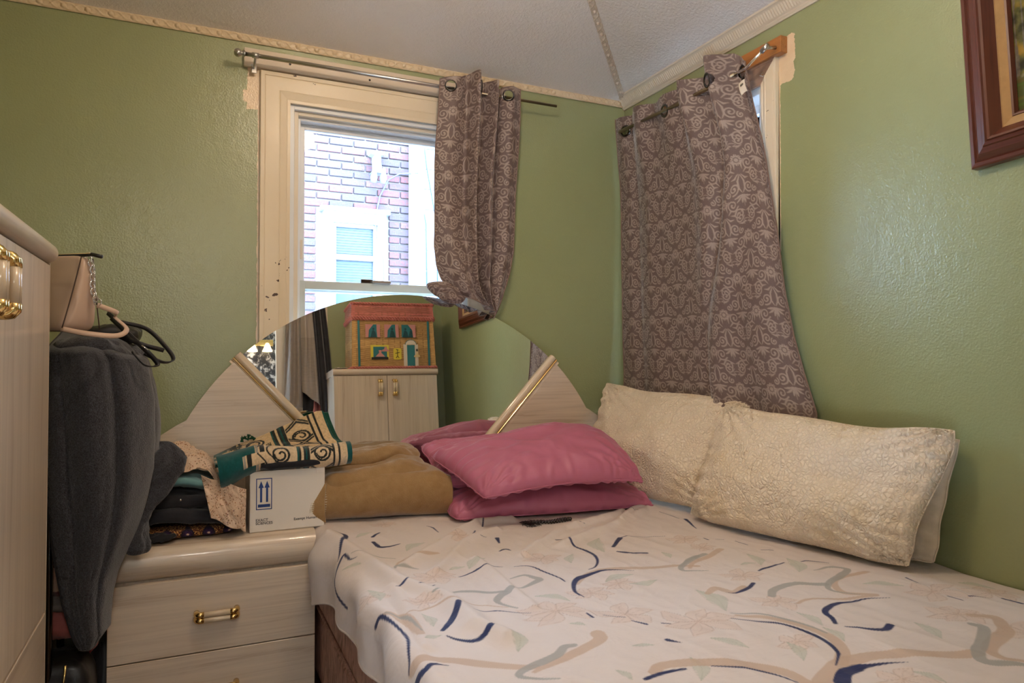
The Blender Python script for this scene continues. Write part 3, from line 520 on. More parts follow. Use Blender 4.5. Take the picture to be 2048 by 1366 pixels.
# right side: short raw pine block under the crown, rod reaches down to the corner
wb = tag(boxo('header_board', (-.032, 0, -1.046, -.36, 2.312, 2.372), M['wood_board'], bev=.002), 'raw orange pine board above the side window, its cut end showing', 'board')
o2 = (-.088, -.55, 2.29)
def rodz(y): return 2.300 + (y + 1.05) * -.032
r2 = empty('curtain_rod', o2); tag(r2, 'thin two-part metal rod holding the drawn damask curtain in the corner', 'curtain rod')
tube('rod_tube', rel([(-.082, -1.02, 2.325), (-.085, -.93, 2.286), (-.086, -.86, 2.284)], o2), .0052, M['chrome'], r2)
tube('inner_rod', rel([(-.086, -.87, 2.284), (-.090, -.5, 2.282), (-.095, -.10, 2.290)], o2), .0080, M['bronze'], r2)
for y in (-1.022,):
    tube('rod_bracket', rel([(-.032, y, 2.335), (-.055, y, 2.330), (-.082, y, 2.325)], o2), .006, M['steel'], r2)
    tube('bracket_ring', rel([(-.082, y - .012, 2.331), (-.082, y + .018, 2.318)], o2), .0095, M['steel'], r2)
hk = tube('wire_hook', [(-.026, -.955, 2.27), (-.036, -.95, 2.262), (-.044, -.955, 2.256), (-.038, -.965, 2.25), (-.030, -.962, 2.258)], .002, M['steel']); tag(hk, 'small bent wire hook on the side window casing', 'hook')
# ------------------------------------------------------------------ the house next door, seen through the window
def brickmat():
    m, nt, b = mat('rug_brick'); k = NT(nt); c = k.coord()
    ri = k.n('ShaderNodeObjectInfo').outputs['Random']
    base = k.ramp(ri, [(0, srgb(116, 46, 40)), (.3, srgb(96, 50, 48)), (.55, srgb(80, 58, 66)), (.8, srgb(68, 56, 70)), (1, srgb(118, 74, 64))])
    n = k.noise(c, 70, 4, .7); k.lk(k.mix(k.ramp(n, [(.42, 0), (.62, 1)]), tuple([.045, .04, .05]), base), b.inputs['Base Color']); b.inputs['Roughness'].default_value = .9
    k.lk(k.bump(n, .8, .01), b.inputs['Normal']); return m
house = empty('neighbouring_house', (0, 3.5, 0)); tag(house, 'neighbouring brick house with a small white window, seen through the glass', 'house')
boxo('mortar_wall', (-3.2, .06, .012, .3, -1, 3.9), plain('pale_mortar', srgb(118, 112, 110), .9), house)
bmx = bmesh.new(); box(bmx, -.106, .106, -.014, .02, -.030, .030, .004, 1); me0 = bpy.data.meshes.new('brick'); bmx.to_mesh(me0); bmx.free(); me0.materials.append(brickmat())
bmx = bmesh.new(); box(bmx, -.051, .051, -.014, .02, -.030, .030, .004, 1); meh = bpy.data.meshes.new('half_brick'); bmx.to_mesh(meh); bmx.free(); meh.materials.append(me0.materials[0])
NWX0, NWX1, NWZ = -.895, -.325, 2.53     # casing of the neighbour's window
for r in range(28):
    z = 1.44 + r * .072
    for q in range(12):
        x = -2.05 + q * .22 + (.11 if r % 2 else 0)
        if x > -.03 or (x - .11 > .05): continue
        a, b2 = x - .108, x + .108
        me = me0
        if z < NWZ + .03 and b2 > NWX0 and a < NWX1:
            if a < NWX0 - .08 and b2 < NWX0 + .14: me, x = meh, a + .053
            elif b2 > NWX1 + .08: me, x = meh, b2 - .053
            else: continue
        if x + (.106 if me is me0 else .051) > .06: continue
        o = bpy.data.objects.new('brick', me); COL.objects.link(o); o.parent = house
        o.location = (x, rnd.uniform(-.004, .004), z); o.rotation_euler = (0, rnd.uniform(-.006, .006), rnd.uniform(-.01, .01))
        o.scale = (rnd.uniform(.97, 1.0), 1, rnd.uniform(.94, 1.0))
nw = empty('window', (0, 0, 0), parent=house)
Wm = plain('grey_white_paint', srgb(122, 126, 132), .5, var=.02)  # one even dulled white for all painted parts outdoors
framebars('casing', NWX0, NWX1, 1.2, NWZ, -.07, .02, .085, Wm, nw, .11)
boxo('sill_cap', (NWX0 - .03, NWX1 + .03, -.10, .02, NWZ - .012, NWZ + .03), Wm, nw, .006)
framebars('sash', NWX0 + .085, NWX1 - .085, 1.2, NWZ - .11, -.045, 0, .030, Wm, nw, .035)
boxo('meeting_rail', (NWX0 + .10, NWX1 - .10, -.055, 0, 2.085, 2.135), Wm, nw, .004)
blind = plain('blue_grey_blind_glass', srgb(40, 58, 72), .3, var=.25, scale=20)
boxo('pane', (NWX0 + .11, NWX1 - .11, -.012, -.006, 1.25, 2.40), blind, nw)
bm = bmesh.new()
for i in range(22): box(bm, NWX0 + .12, NWX1 - .12, -.020, -.013, 1.86 + i * .024, 1.866 + i * .024)
bmobj('blind_slats', bm, plain('blind_slat', srgb(52, 66, 78), .5), nw)
boxo('downspout', (-.105, .005, -.12, -.02, -1, 3.9), Wm, house, .012)
lf = empty('wall_lamp', (0, 0, 0), parent=house)
prism('lamp_bracket', [(-.50, 3.09), (-.36, 3.09), (-.37, 3.06), (-.40, 3.05), (-.39, 2.93), (-.36, 2.89), (-.48, 2.89), (-.45, 2.93), (-.455, 3.05), (-.49, 3.06)], 1, -.14, -.02, Wm, lf)
for i, x in enumerate((-.47, -.385)): lathe('floodlight', [(1e-5, 0), (.028, .0), (.034, .05), (.018, .10), (.012, .14)], plain('grey_floodlight', srgb(96, 98, 108), .4), lf, 16, (x, -.16, 2.79), (math.radians(20), 0, 0))
tube('service_cable', [(-.04, -.13, 2.93), (-.20, -.06, 2.92), (-.30, -.04, 2.86), (-.38, -.03, 2.70), (-.42, -.03, 2.50), (-.43, -.09, 2.35), (-.36, -.10, 2.1), (-.33, -.05, 1.7), (-.28, -.03, 1.2)], .007, plain('grey_cable', srgb(60, 66, 80), .5), house)
hs = empty('siding_house', (.9, 4.3, 0)); tag(hs, 'grey sided house further back, right of the white downspout', 'house')
gs = plain('grey_siding', srgb(104, 112, 122), .6, var=.06)
for i in range(21): boxo('siding_board', (-.95, 2.4, .02 - .012, .05, -.5 + i * .22, -.5 + i * .22 + .212), gs, hs)
prism('gable_shingles', [(-.95, 2.95), (-.68, 4.0), (-.95, 4.0)], 1, -.10, 0, plain('blue_grey_shingle', srgb(52, 64, 84), .9, var=.4, scale=120), hs)
prism('gable_trim', [(-.95, 2.85), (-.66, 4.0), (-.60, 4.0), (-.93, 2.65)], 1, -.13, -.04, Wm, hs)
for x in (-.62, -.50): tube('hanging_cable', [(x - .28, -.2, 4.4), (x - .12, -.18, 3.2), (x, -.16, 2.6), (x + .02, -.16, 1.2)], .008, plain('blue_grey_cable', srgb(50, 66, 88), .5), hs)
gr = tag(boxo('ground', (-12, 12, .2, 14, -1.2, -1.0), plain('garden_ground', srgb(160, 158, 150), .9)), kind='structure')
fe = tag(boxo('side_yard_wall', (3.2, 3.4, -5, 3, -1, 1.3), gs), 'pale sided wall across the side yard beyond the corner window', 'wall')

# ------------------------------------------------------------------ headboard: round, mirror between two lacquered rails, leaning back
TH = math.radians(4.0); CX, CZ, R0 = -1.118, .514, .966
hd = empty('headboard', (CX, -.035 - 1.45 * math.tan(TH), 0), (-TH, 0, 0)); tag(hd, 'round pickled-wood headboard with a fan-shaped mirror, behind bed and nightstand', 'headboard')
cz = CZ / math.cos(TH)
def arc(a0, a1, r, n=40): return [(r * math.cos(a), cz + r * math.sin(a)) for a in np.linspace(a0, a1, n)]
aL, aR = math.radians(180 - 47.5), math.radians(46.5)
ze = .35
a0 = math.asin((ze - cz) / R0)
prism('backing', arc(a0, math.pi - a0, R0 - .004, 80), 1, .0065, .022, M['lam_h'], hd)
def sector(nm, a, b, r, r_in, y0, y1, m, extra=None):
    return prism(nm, arc(a, b, r) + (extra or [(0, cz)]), 1, y0, y1, m, hd)
zl = .45
prism('side_panel', arc(aR - .005, a0, R0) + [(0, ze), (0, cz)], 1, -.010, .006, M['lam_h'], hd)
prism('side_panel', arc(aL + .005, math.pi - a0, R0) + [(0, ze), (0, cz)], 1, -.010, .006, M['lam_h'], hd)
mp = arc(aR, aL, R0 - .001, 60) + [(0, cz)]
prism('mirror', mp, 1, 0, .006, M['mirror'], hd)
for s_, a in ((1, aR), (-1, aL)):      # rails, radial: half-round lacquer, brass bead, cove
    dx, dz = math.cos(a), math.sin(a); nx, nz = (-dz, dx) if s_ == -1 else (dz, -dx)      # n points away from the mirror
    def rail(nm, prof, m, r0=.08, r1=R0 + .012, smooth=True):
        pr = [(p, q) for p, q in prof]; V = []
        for r in (r0, r1):
            for p, q in pr: V.append((dx * r + nx * p, -q, cz + dz * r + nz * p))
        k_ = len(pr); F = [(i, (i + 1) % k_, k_ + (i + 1) % k_, k_ + i) for i in range(k_)]
        bm = bmesh.new(); vs = [bm.verts.new(v) for v in V]
        for f in F: bm.faces.new([vs[i] for i in f])
        bm.faces.new(vs[:k_]); bm.faces.new(vs[k_:][::-1]); bmesh.ops.recalc_face_normals(bm, faces=bm.faces)
        return bmobj(nm, bm, m, hd)
    rail('lacquer_rail', [(-.001, -.001), (-.001, .008)] + [(.015 - .016 * math.cos(t), .008 + .014 * math.sin(t)) for t in np.linspace(.1, math.pi - .1, 14)] + [(.031, .008), (.031, -.001)], M['rail_cream'])
    rail('brass_bead', [(.0345 - .0035 * math.cos(t), .0125 + .0045 * math.sin(t)) for t in np.linspace(0, math.pi, 8)] + [(.038, .001), (.031, .001)], M['gold'])
    rail('cove_strip', [(.038, .0), (.038, .0145), (.041, .013), (.046, .007), (.054, .0105), (.054, 0)], M['rail_cream'])
# lower wings
wl = [(-1.12, .38), (-1.12, .74)] + [(-1.12 + .34 * (1 - math.cos(t)) * .9, .74 + .30 * math.sin(t)) for t in np.linspace(.1, 1.25, 14)]
pw = [(-1.16, .36), (-1.16, .72), (-1.10, .80), (-1.04, .845), (-.985, .892), (-.93, .932), (-.875, .968), (-.82, .996), (-.74, 1.018), (-.60, 1.02), (-.60, .36)]
prism('wing_panel', pw, 1, .007, .021, M['lam_h'], hd); prism('wing_panel', [(-x, z) for x, z in pw], 1, .007, .021, M['lam_h'], hd)

# ------------------------------------------------------------------ furniture with bullnose tops and twin-bar pulls
def pull(parent, loc, axis, L=.118, out=(0, -1, 0)):
    # two parallel cream bars with brass end caps; axis 0 = x, 2 = z, 1 = y
    o = empty('handle', loc, parent=parent); e = np.zeros(3); e[axis] = 1; out = np.array(out, float); c = np.cross(e, out); h = L / 2
    V = lambda a, b, q: tuple(e * a + c * b + out * q)
    for s_ in (-1, 1):
        tube('grip_bar', [V(-h + .02, s_ * .0088, .027), V(h - .02, s_ * .0088, .027)], .0088, M['rail_cream'], o, seg=14)
        for t in (-1, 1):
            tube('brass_end', [V(t * (h - .021), s_ * .0088, .027), V(t * (h - .008), s_ * .0088, .0265), V(t * (h - .002), s_ * .0088, .021), V(t * h, s_ * .0088, .012), V(t * h, s_ * .0088, .0)], [.0094, .0096, .0096, .0094, .0094], M['gold'], o, seg=14)
    return o
def bull(nm, x0, x1, y0, y1, z0, z1, face, m, parent):
    # slab whose 'face' edge is rounded: profile in the plane across the edge
    n = 12; r = (z1 - z0) / 2; zc = (z0 + z1) / 2; rb = min(r, .045)
    if face == 'y-':
        pts = [(y1, z0), (y1, z1)] + [(y0 + rb - rb * math.sin(t), zc + r * math.cos(t)) for t in np.linspace(0, math.pi, n)]
        return prism(nm, pts, 0, x0, x1, m, parent)
    if face == 'y+':
        pts = [(y0, z0), (y0, z1)] + [(y1 - rb + rb * math.sin(t), zc + r * math.cos(t)) for t in np.linspace(0, math.pi, n)]
        return prism(nm, pts, 0, x0, x1, m, parent)
    if face == 'x+':
        pts = [(x0, z0), (x0, z1)] + [(x1 - rb + rb * math.sin(t), zc + r * math.cos(t)) for t in np.linspace(0, math.pi, n)]
        return prism(nm, pts, 1, y0, y1, m, parent)
def smooth_ang(o, a=40):
    o.data.polygons.foreach_set('use_smooth', [True] * len(o.data.polygons))
    e = o.data; e.update()
    for ed in []: pass
    bm = bmesh.new(); bm.from_mesh(e)
    for ed in bm.edges: ed.smooth = ed.calc_face_angle(0) < math.radians(a)
    bm.to_mesh(e); bm.free()
DARK = plain('drawer_gap', (.05, .03, .02), .9)
NX0, NX1, NYF, NYB = -2.172, -1.560, -.452, -.135
ns = empty('nightstand', (0, 0, 0)); tag(ns, 'pale laminate nightstand with two drawers and cream-and-brass pulls beside the bed', 'nightstand')
smooth_ang(bull('top_slab', NX0 - .002, NX1 + .002, NYF - .022, NYB, .518, .625, 'y-', M['lam_h'], ns))
boxo('carcass', (NX0 + .001, NX1 - .001, NYF + .016, NYB, .03, .519), M['lam_v'], ns)
boxo('side_panel', (NX0, NX0 + .0165, NYF + .0, NYB, .0, .512), M['lam_v'], ns); boxo('side_panel', (NX1 - .0165, NX1, NYF, NYB, .0, .512), M['lam_v'], ns)
for z0, z1 in ((.283, .5165), (.052, .279)):
    dr = boxo('drawer', (NX0 + .001, NX1 - .001, NYF - .018, NYF - .0015, z0, z1), M['lam_h'], ns, .0012, 1)
    pull(dr, (-1.866, NYF - .018, (z0 + z1) / 2 - .002), 0)
WX = -2.264
wd = empty('wardrobe', (0, 0, 0)); tag(wd, 'tall pale laminate cupboard with twin brass pulls at the left edge', 'cupboard')
boxo('carcass', (XL + .014, WX - .018, -2.35, -.872, .02, 1.447), M['lam_v'], wd)
smooth_ang(bull('top_slab', XL + .014, WX + .017, -2.37, -.868, 1.447, 1.497, 'x+', M['lam_y'], wd))
for y0, y1, hy in ((-1.418, -.872, -1.372), (-1.84, -1.422, -1.468), (-2.33, -1.844, -1.90)):
    dd = boxo('door', (WX - .0165, WX, y0, y1, .60, 1.443), M['lam_v'], wd, .0012, 1)
    pull(dd, (WX, hy, 1.348), 2, .108, (1, 0, 0))
    boxo('drawer', (WX - .0165, WX, y0, y1, .10, .593), M['lam_y'], wd, .0012, 1)
boxo('edge_strip', (WX - .0165, WX + .0005, -.8718, -.868, .02, 1.447), M['lam_v'], wd)
# cabinet behind the camera's right, seen only in the mirror
cb = empty('cabinet', (0, 0, 0)); tag(cb, 'pale two-door cabinet under the wicker basket, seen in the mirror', 'cabinet')
cx0, cx1, cyf = -1.0, -.205, -2.42
boxo('carcass', (cx0, cx1, YF + .02, cyf - .018, .02, 1.405), M['lam_v'], cb)
smooth_ang(bull('top_slab', cx0 - .008, cx1 + .008, YF + .02, cyf + .016, 1.404, 1.452, 'y+', M['lam_h'], cb))
for x0, x1, hx_ in ((cx0, -.604, -.658), (-.600, cx1, -.545)):
    dd = boxo('door', (x0, x1, cyf - .0165, cyf, .06, 1.400), M['lam_v'], cb, .0012, 1)
    pull(dd, (hx_, cyf, 1.307), 2, .112, (0, 1, 0))

# wicker basket painted as a little house
def wicker(nm, u, v, f, col, parent, stakes=.045, row=.0075, amp=.0035, dark=(.16, .08, .03), solid=0):
    # f(a, b, h) -> point; a in 0..u along, b in 0..v up
    n, k = int(v / .0025), int(u / .0035); b = np.linspace(0, v, n)[:, None]; a = np.linspace(0, u, k)[None]
    ph = np.floor(b / row) % 2; st = np.sin(a / stakes * np.pi + ph * np.pi); rr = np.abs(np.sin(b / row * np.pi))
    h = amp * (rr * (.6 + .4 * st)); gap = (rr < .42) | ((np.abs(np.sin(a / stakes * np.pi)) < .20) & (rr < .75) & (vnoise(a * 20, b * 400, 3) > -.2))
    edge = (a < solid) | (a > u - solid)
    c = np.array(col)[None, None] * (1 + .16 * vnoise(a * 60, b / row, 5) + .12 * vnoise(a * 9, b * 9, 8))[..., None]
    gap = gap & ~edge; c = np.where(gap[..., None], np.array(dark)[None, None], c)
    P = f(a + 0 * b, b + 0 * a, h + 0 * a)
    return grid(nm, P, FAB_ATTR['wicker'], parent, {'col': c})
FAB_ATTR = {}
for nm, rg in (('wicker', .6), ('cloth', .85), ('canvas', .8), ('terry', 1.0), ('sheet', .75)):
    FAB_ATTR[nm] = fabric(nm + '_coloured', None, attr='col', rough=rg, sheen=.15 if nm != 'terry' else .4, weave={'wicker': 200, 'cloth': 900, 'canvas': 300, 'terry': 700, 'sheet': 1300}[nm], bstr={'terry': .9, 'sheet': .12}.get(nm, .3), dist={'terry': .0016}.get(nm, .0006))
nt_ = FAB_ATTR['sheet'].node_tree; kk = NT(nt_); b_ = nt_.nodes['Principled BSDF']; cc_ = kk.coord(); old = b_.inputs['Normal'].links[0].from_socket
kk.lk(kk.bump(kk.math('ADD', kk.noise(cc_, 7, 4, .55, .6), kk.math('MULTIPLY', kk.noise(kk.n('ShaderNodeMapping', Vector=cc_, Rotation=(0, 0, .7), Scale=(6, 30, 6)).outputs[0], 1, 3, .6, .5), .35)), .5, .012, old), b_.inputs['Normal'])
bk = empty('wicker_basket', (-.525, -2.60, 1.452), (0, 0, math.radians(2))); tag(bk, 'wicker hamper painted like a little house with a pink lid, seen in the mirror', 'basket')
bx, by, bz = .318, .150, .385
tan, pink = srgb(196, 154, 96), srgb(190, 112, 100)
def faces4(nm, hx_, hy_, z0, h, col, taper, parent, solid=.03):
    k_ = lambda b: 1 + taper * (1 - b / h)
    wicker(nm, 2 * hx_, h, lambda a, b, d: np.stack([(hx_ - a) * k_(b), hy_ * k_(b) + d, z0 + b], -1), col, parent, solid=solid)
    wicker(nm, 2 * hx_, h, lambda a, b, d: np.stack([(a - hx_) * k_(b), -hy_ * k_(b) - d, z0 + b], -1), col, parent, solid=solid)
    wicker(nm, 2 * hy_, h, lambda a, b, d: np.stack([-hx_ * k_(b) - d, (hy_ - a) * k_(b), z0 + b], -1), col, parent)
    wicker(nm, 2 * hy_, h, lambda a, b, d: np.stack([hx_ * k_(b) + d, (a - hy_) * k_(b), z0 + b], -1), col, parent)
faces4('wicker_side', bx, by, 0, bz, tan, .03, bk)
lid = empty('lid', (0, 0, bz + .012), parent=bk)
faces4('lid_side', bx, by, 0, .112, pink, .02, lid, .025)
wicker('lid_top', 2 * bx, 2 * by, lambda a, b, d: np.stack([a - bx, b - by, .112 + d], -1), pink, lid)
PINKM = plain('pink_wicker_braid', pink, .6, var=.15, bscale=90)
def braid(nm, hx_, hy_, z, parent):
    def pt(s):
        P_ = 4 * (hx_ + hy_); s = s % P_
        for (a, b, c, d, l) in ((-hx_, -hy_, 1, 0, 2 * hx_), (hx_, -hy_, 0, 1, 2 * hy_), (hx_, hy_, -1, 0, 2 * hx_), (-hx_, hy_, 0, -1, 2 * hy_)):
            if s <= l: return np.array((a + c * s, b + d * s, z)), np.array((d, -c, 0.))
            s -= l
    N_ = 520; L_ = 4 * (hx_ + hy_)
    for ph in (0, math.pi):
        pts = []
        for i in range(N_):
            s = L_ * i / N_; p, nn = pt(s); t = s / .045 * 2 * math.pi + ph
            pts.append(p + nn * .007 * math.cos(t) + np.array((0, 0, .007 * math.sin(t))))
        tube(nm, pts, .0065, PINKM, parent, seg=6, closed=True)
braid('braid', bx + .012, by + .012, .010, bk); braid('braid', bx + .004, by + .004, bz + .002, bk); braid('braid', bx + .006, by + .006, .004, lid); braid('braid', bx + .002, by + .002, .112, lid)
# printed scene fixed to the front (faces the mirror); local x runs right to left for a viewer of the mirror
tl = plain('teal_print', srgb(40, 112, 116), .5); cp = plain('pink_print', srgb(196, 132, 124), .5); cw_ = plain('cream_print', srgb(210, 196, 176), .5); yl = plain('yellow_print', srgb(212, 190, 60), .5); bkp = plain('black_print', srgb(40, 32, 34), .5); dtl = plain('dark_teal_print', srgb(22, 66, 70), .5)
def pr_(nm, x0, x1, z0, z1, m, q=.0): return boxo(nm, (x0, x1, by * 1.03 + .006 + q, by * 1.03 + .008 + q, z0, z1), m, bk)
for x in (-.272, .272): pr_('painted_post', x - .008, x + .008, .02, .375, tl)
for i, x in enumerate((-.165, -.02, .115)):
    # mirror flips: local -x is the viewer's left
    pr_('window_print', x - .055, x + .055, .245, .345, tl)
    for s_ in ((-1, 1) if i < 2 else (1,)):
        prism('curtain_print', [(x + s_ * .056, .345), (x + s_ * .056, .245), (x + s_ * .034, .245), (x + s_ * .030, .30), (x - s_ * .005 if s_ * (1 if i == 2 else -1) > 0 else x + s_ * .03, .345)], 1, by * 1.03 + .0085, by * 1.03 + .0095, cp, bk)
    for dx_ in ((0,) if i < 2 else (-.03, .015)):
        bm = bmesh.new(); bmesh.ops.create_circle(bm, cap_ends=True, radius=.009, segments=12, matrix=Matrix.Translation((x + dx_ + .005, by * 1.03 + .0087, .31)) @ Matrix.Rotation(math.pi / 2, 4, 'X')); bmobj('figure_print', bm, dtl, bk)
        prism('figure_print', [(x + dx_ - .018, .246), (x + dx_ + .028, .246), (x + dx_ + .020, .285), (x + dx_ + .008, .30), (x + dx_ - .004, .298)], 1, by * 1.03 + .0083, by * 1.03 + .0087, dtl, bk)
pr_('stage_print', -.185, -.045, .075, .185, yl); pr_('stage_print', -.165, -.060, .090, .172, tl, .001); pr_('stage_print', -.180, -.05, .075, .092, bkp, .0015)
prism('dress_print', [(-.15, .095), (-.075, .095), (-.105, .125), (-.10, .145), (-.125, .145), (-.12, .125)], 1, by * 1.03 + .009, by * 1.03 + .010, cp, bk)
prism('awning_print', [(-.10, .135), (-.045, .135), (-.05, .15), (-.06, .155), (-.062, .17), (-.078, .17), (-.08, .155), (-.095, .148)], 1, by * 1.03 + .0092, by * 1.03 + .0102, cp, bk)
prism('plaque_print', [(-.010, .08), (-.002, .072), (.045, .072), (.053, .08), (.053, .152), (.045, .160), (-.002, .160), (-.010, .152)], 1, by * 1.03 + .006, by * 1.03 + .008, yl, bk)
for a, b in (((.020, .145), (.022, .10)), ((.005, .12), (.038, .128)), ((.022, .10), (.010, .085)), ((.022, .10), (.034, .084)), ((.012, .15), (.030, .146))):
    tube('figure_line', [(a[0], by * 1.03 + .009, a[1]), (b[0], by * 1.03 + .009, b[1])], .0022, bkp, bk, seg=6)
pr_('door_print', .098, .160, .02, .185, tl); pr_('shutter_print', .070, .098, .02, .190, cw_); pr_('shutter_print', .160, .186, .02, .190, cw_)
prism('arch_print', [(.129 + .042 * math.cos(t), .188 + .036 * math.sin(t)) for t in np.linspace(0, math.pi, 16)], 1, by * 1.03 + .006, by * 1.03 + .0075, cw_, bk)
tube('arch_line', [(.129 + .044 * math.cos(t), by * 1.03 + .009, .188 + .038 * math.sin(t)) for t in np.linspace(0, math.pi, 18)], .002, tl, bk, seg=6)
prism('dancer_print', [(.150, .09), (.200, .09), (.198, .103), (.184, .112), (.180, .135), (.172, .135), (.170, .112), (.154, .103)], 1, by * 1.03 + .009, by * 1.03 + .010, plain('gold_tutu_print', srgb(214, 186, 130), .5), bk)
prism('dancer_print', [(.170, .135), (.182, .135), (.184, .150), (.176, .157), (.168, .150)], 1, by * 1.03 + .0095, by * 1.03 + .0105, bkp, bk)
tissue_pts = np.stack(np.meshgrid(np.linspace(0, .09, 26), np.linspace(0, .12, 26), indexing='ij'), -1)
tz = .004 + .012 * np.abs(fbm(tissue_pts[..., 0] * 40, tissue_pts[..., 1] * 40, 12, 3)) + .004
ts = grid('tissue', np.stack([-.985 + tissue_pts[..., 0], -2.55 + tissue_pts[..., 1], 1.452 + tz], -1), fabric('cream_tissue', srgb(214, 204, 186)), thick=.001); tag(ts, 'crumpled cream tissue on the cabinet beside the wicker basket, in the mirror', 'tissue')

# ------------------------------------------------------------------ painting on the right wall
pt = empty('framed_painting', (0, -2.02, 2.07)); tag(pt, 'forest and river oil painting in a wide brown wooden frame', 'painting')
PY0, PY1, PZ0, PZ1 = -1.708, -2.345, 1.728, 2.44; lean = math.radians(-3.0)
WOOD = laminate('walnut_frame_wood', 1, (96, 48, 30), (46, 20, 14), .35); WOODV = laminate('walnut_frame_wood_upright', 2, (96, 48, 30), (46, 20, 14), .35)
cy, czp = (PY0 + PY1) / 2, (PZ0 + PZ1) / 2; hw_, hh_ = (PY0 - PY1) / 2, (PZ1 - PZ0) / 2
pt.location = (0, cy + .018, czp + .012)
RL = Matrix.Rotation(lean, 4, 'X')
def fr(nm, o_, prof, mh, mv):
    # four mitred mouldings; prof = (inset, height)
    for side in range(4):
        bm = bmesh.new(); rows = []
        for e in (-1, 1):
            r_ = []
            for t, h in prof:
                if side in (0, 1): p = (-h, e * (hw_ - t), (1 if side == 0 else -1) * (hh_ - t))
                else: p = (-h, (1 if side == 2 else -1) * (hw_ - t), e * (hh_ - t))
                r_.append(bm.verts.new(RL @ Vector(p)))
            rows.append(r_)
        for i in range(len(prof) - 1): bm.faces.new((rows[0][i], rows[0][i + 1], rows[1][i + 1], rows[1][i]))
        bmesh.ops.recalc_face_normals(bm, faces=bm.faces)
        ob = bmobj(nm, bm, mh if side < 2 else mv, o_)
        s_ = ob.modifiers.new('thickness', 'SOLIDIFY'); s_.thickness = .001
fr('frame_moulding', pt, [(0, .002), (0, .026), (.004, .030), (.012, .031), (.016, .027), (.019, .030), (.030, .042), (.044, .046), (.047, .050), (.054, .052), (.058, .048), (.060, .052), (.066, .050), (.082, .032), (.086, .028)], WOOD, WOODV)
fr('linen_liner', pt, [(.086, .028), (.088, .026), (.108, .020)], fabric('linen_liner_cloth', srgb(186, 146, 96), weave=500), fabric('linen_liner_cloth_upright', srgb(186, 146, 96), weave=500))
fr('inner_bead', pt, [(.108, .020), (.109, .024), (.114, .023), (.120, .014)], WOOD, WOODV)
n, k_ = 300, 260; zz = np.linspace(-hh_ + .118, hh_ - .118, n)[:, None]; yy = np.linspace(hw_ - .118, -hw_ + .118, k_)[None]
u = (yy / hw_ + 0 * zz); v = (zz / hh_ + 0 * yy)
f1 = fbm(u * 9, v * 9, 21, 5); f2 = fbm(u * 30, v * 30, 25, 3)
fol = np.stack([.10 + .22 * sm(-.1, .6, f1) + .05 * f2, .085 + .10 * sm(-.2, .6, f1) + .04 * f2, .02 + .015 * f2], -1)
trunk = (ridge(u * 14, v * 1.2, 33, 2) > .86) & (v > -.52); fol = np.where(trunk[..., None], np.array([.16, .13, .09]) * (1 + .4 * f2)[..., None], fol)
dark = sm(.1, -.5, f1)[..., None]; fol = fol * (1 - .75 * dark) + .004
bank = np.stack([.16 + .10 * f2, .13 + .08 * f2, .06 + .05 * f2], -1)
wat = np.stack([.075 + .04 * sm(.2, .6, fbm(u * 3, v * 40, 40, 3)), .08 + .04 * sm(0, .6, fbm(u * 3, v * 40, 41, 3)), .018 + .02 * f2 * 0], -1)
col = np.where((v < -.44 + .05 * np.sin(u * 5))[..., None], wat, np.where((v < -.36 + .07 * np.sin(u * 5 + 1) + .03 * f1)[..., None], bank, fol)); col = np.clip(col, .002, 1)
Pp = np.stack([-.012 + 0 * u, yy + 0 * zz, zz + 0 * yy], -1) @ np.array(RL.to_3x3()).T
grid('canvas', Pp, FAB_ATTR['canvas'], pt, {'col': col}, flip=True)
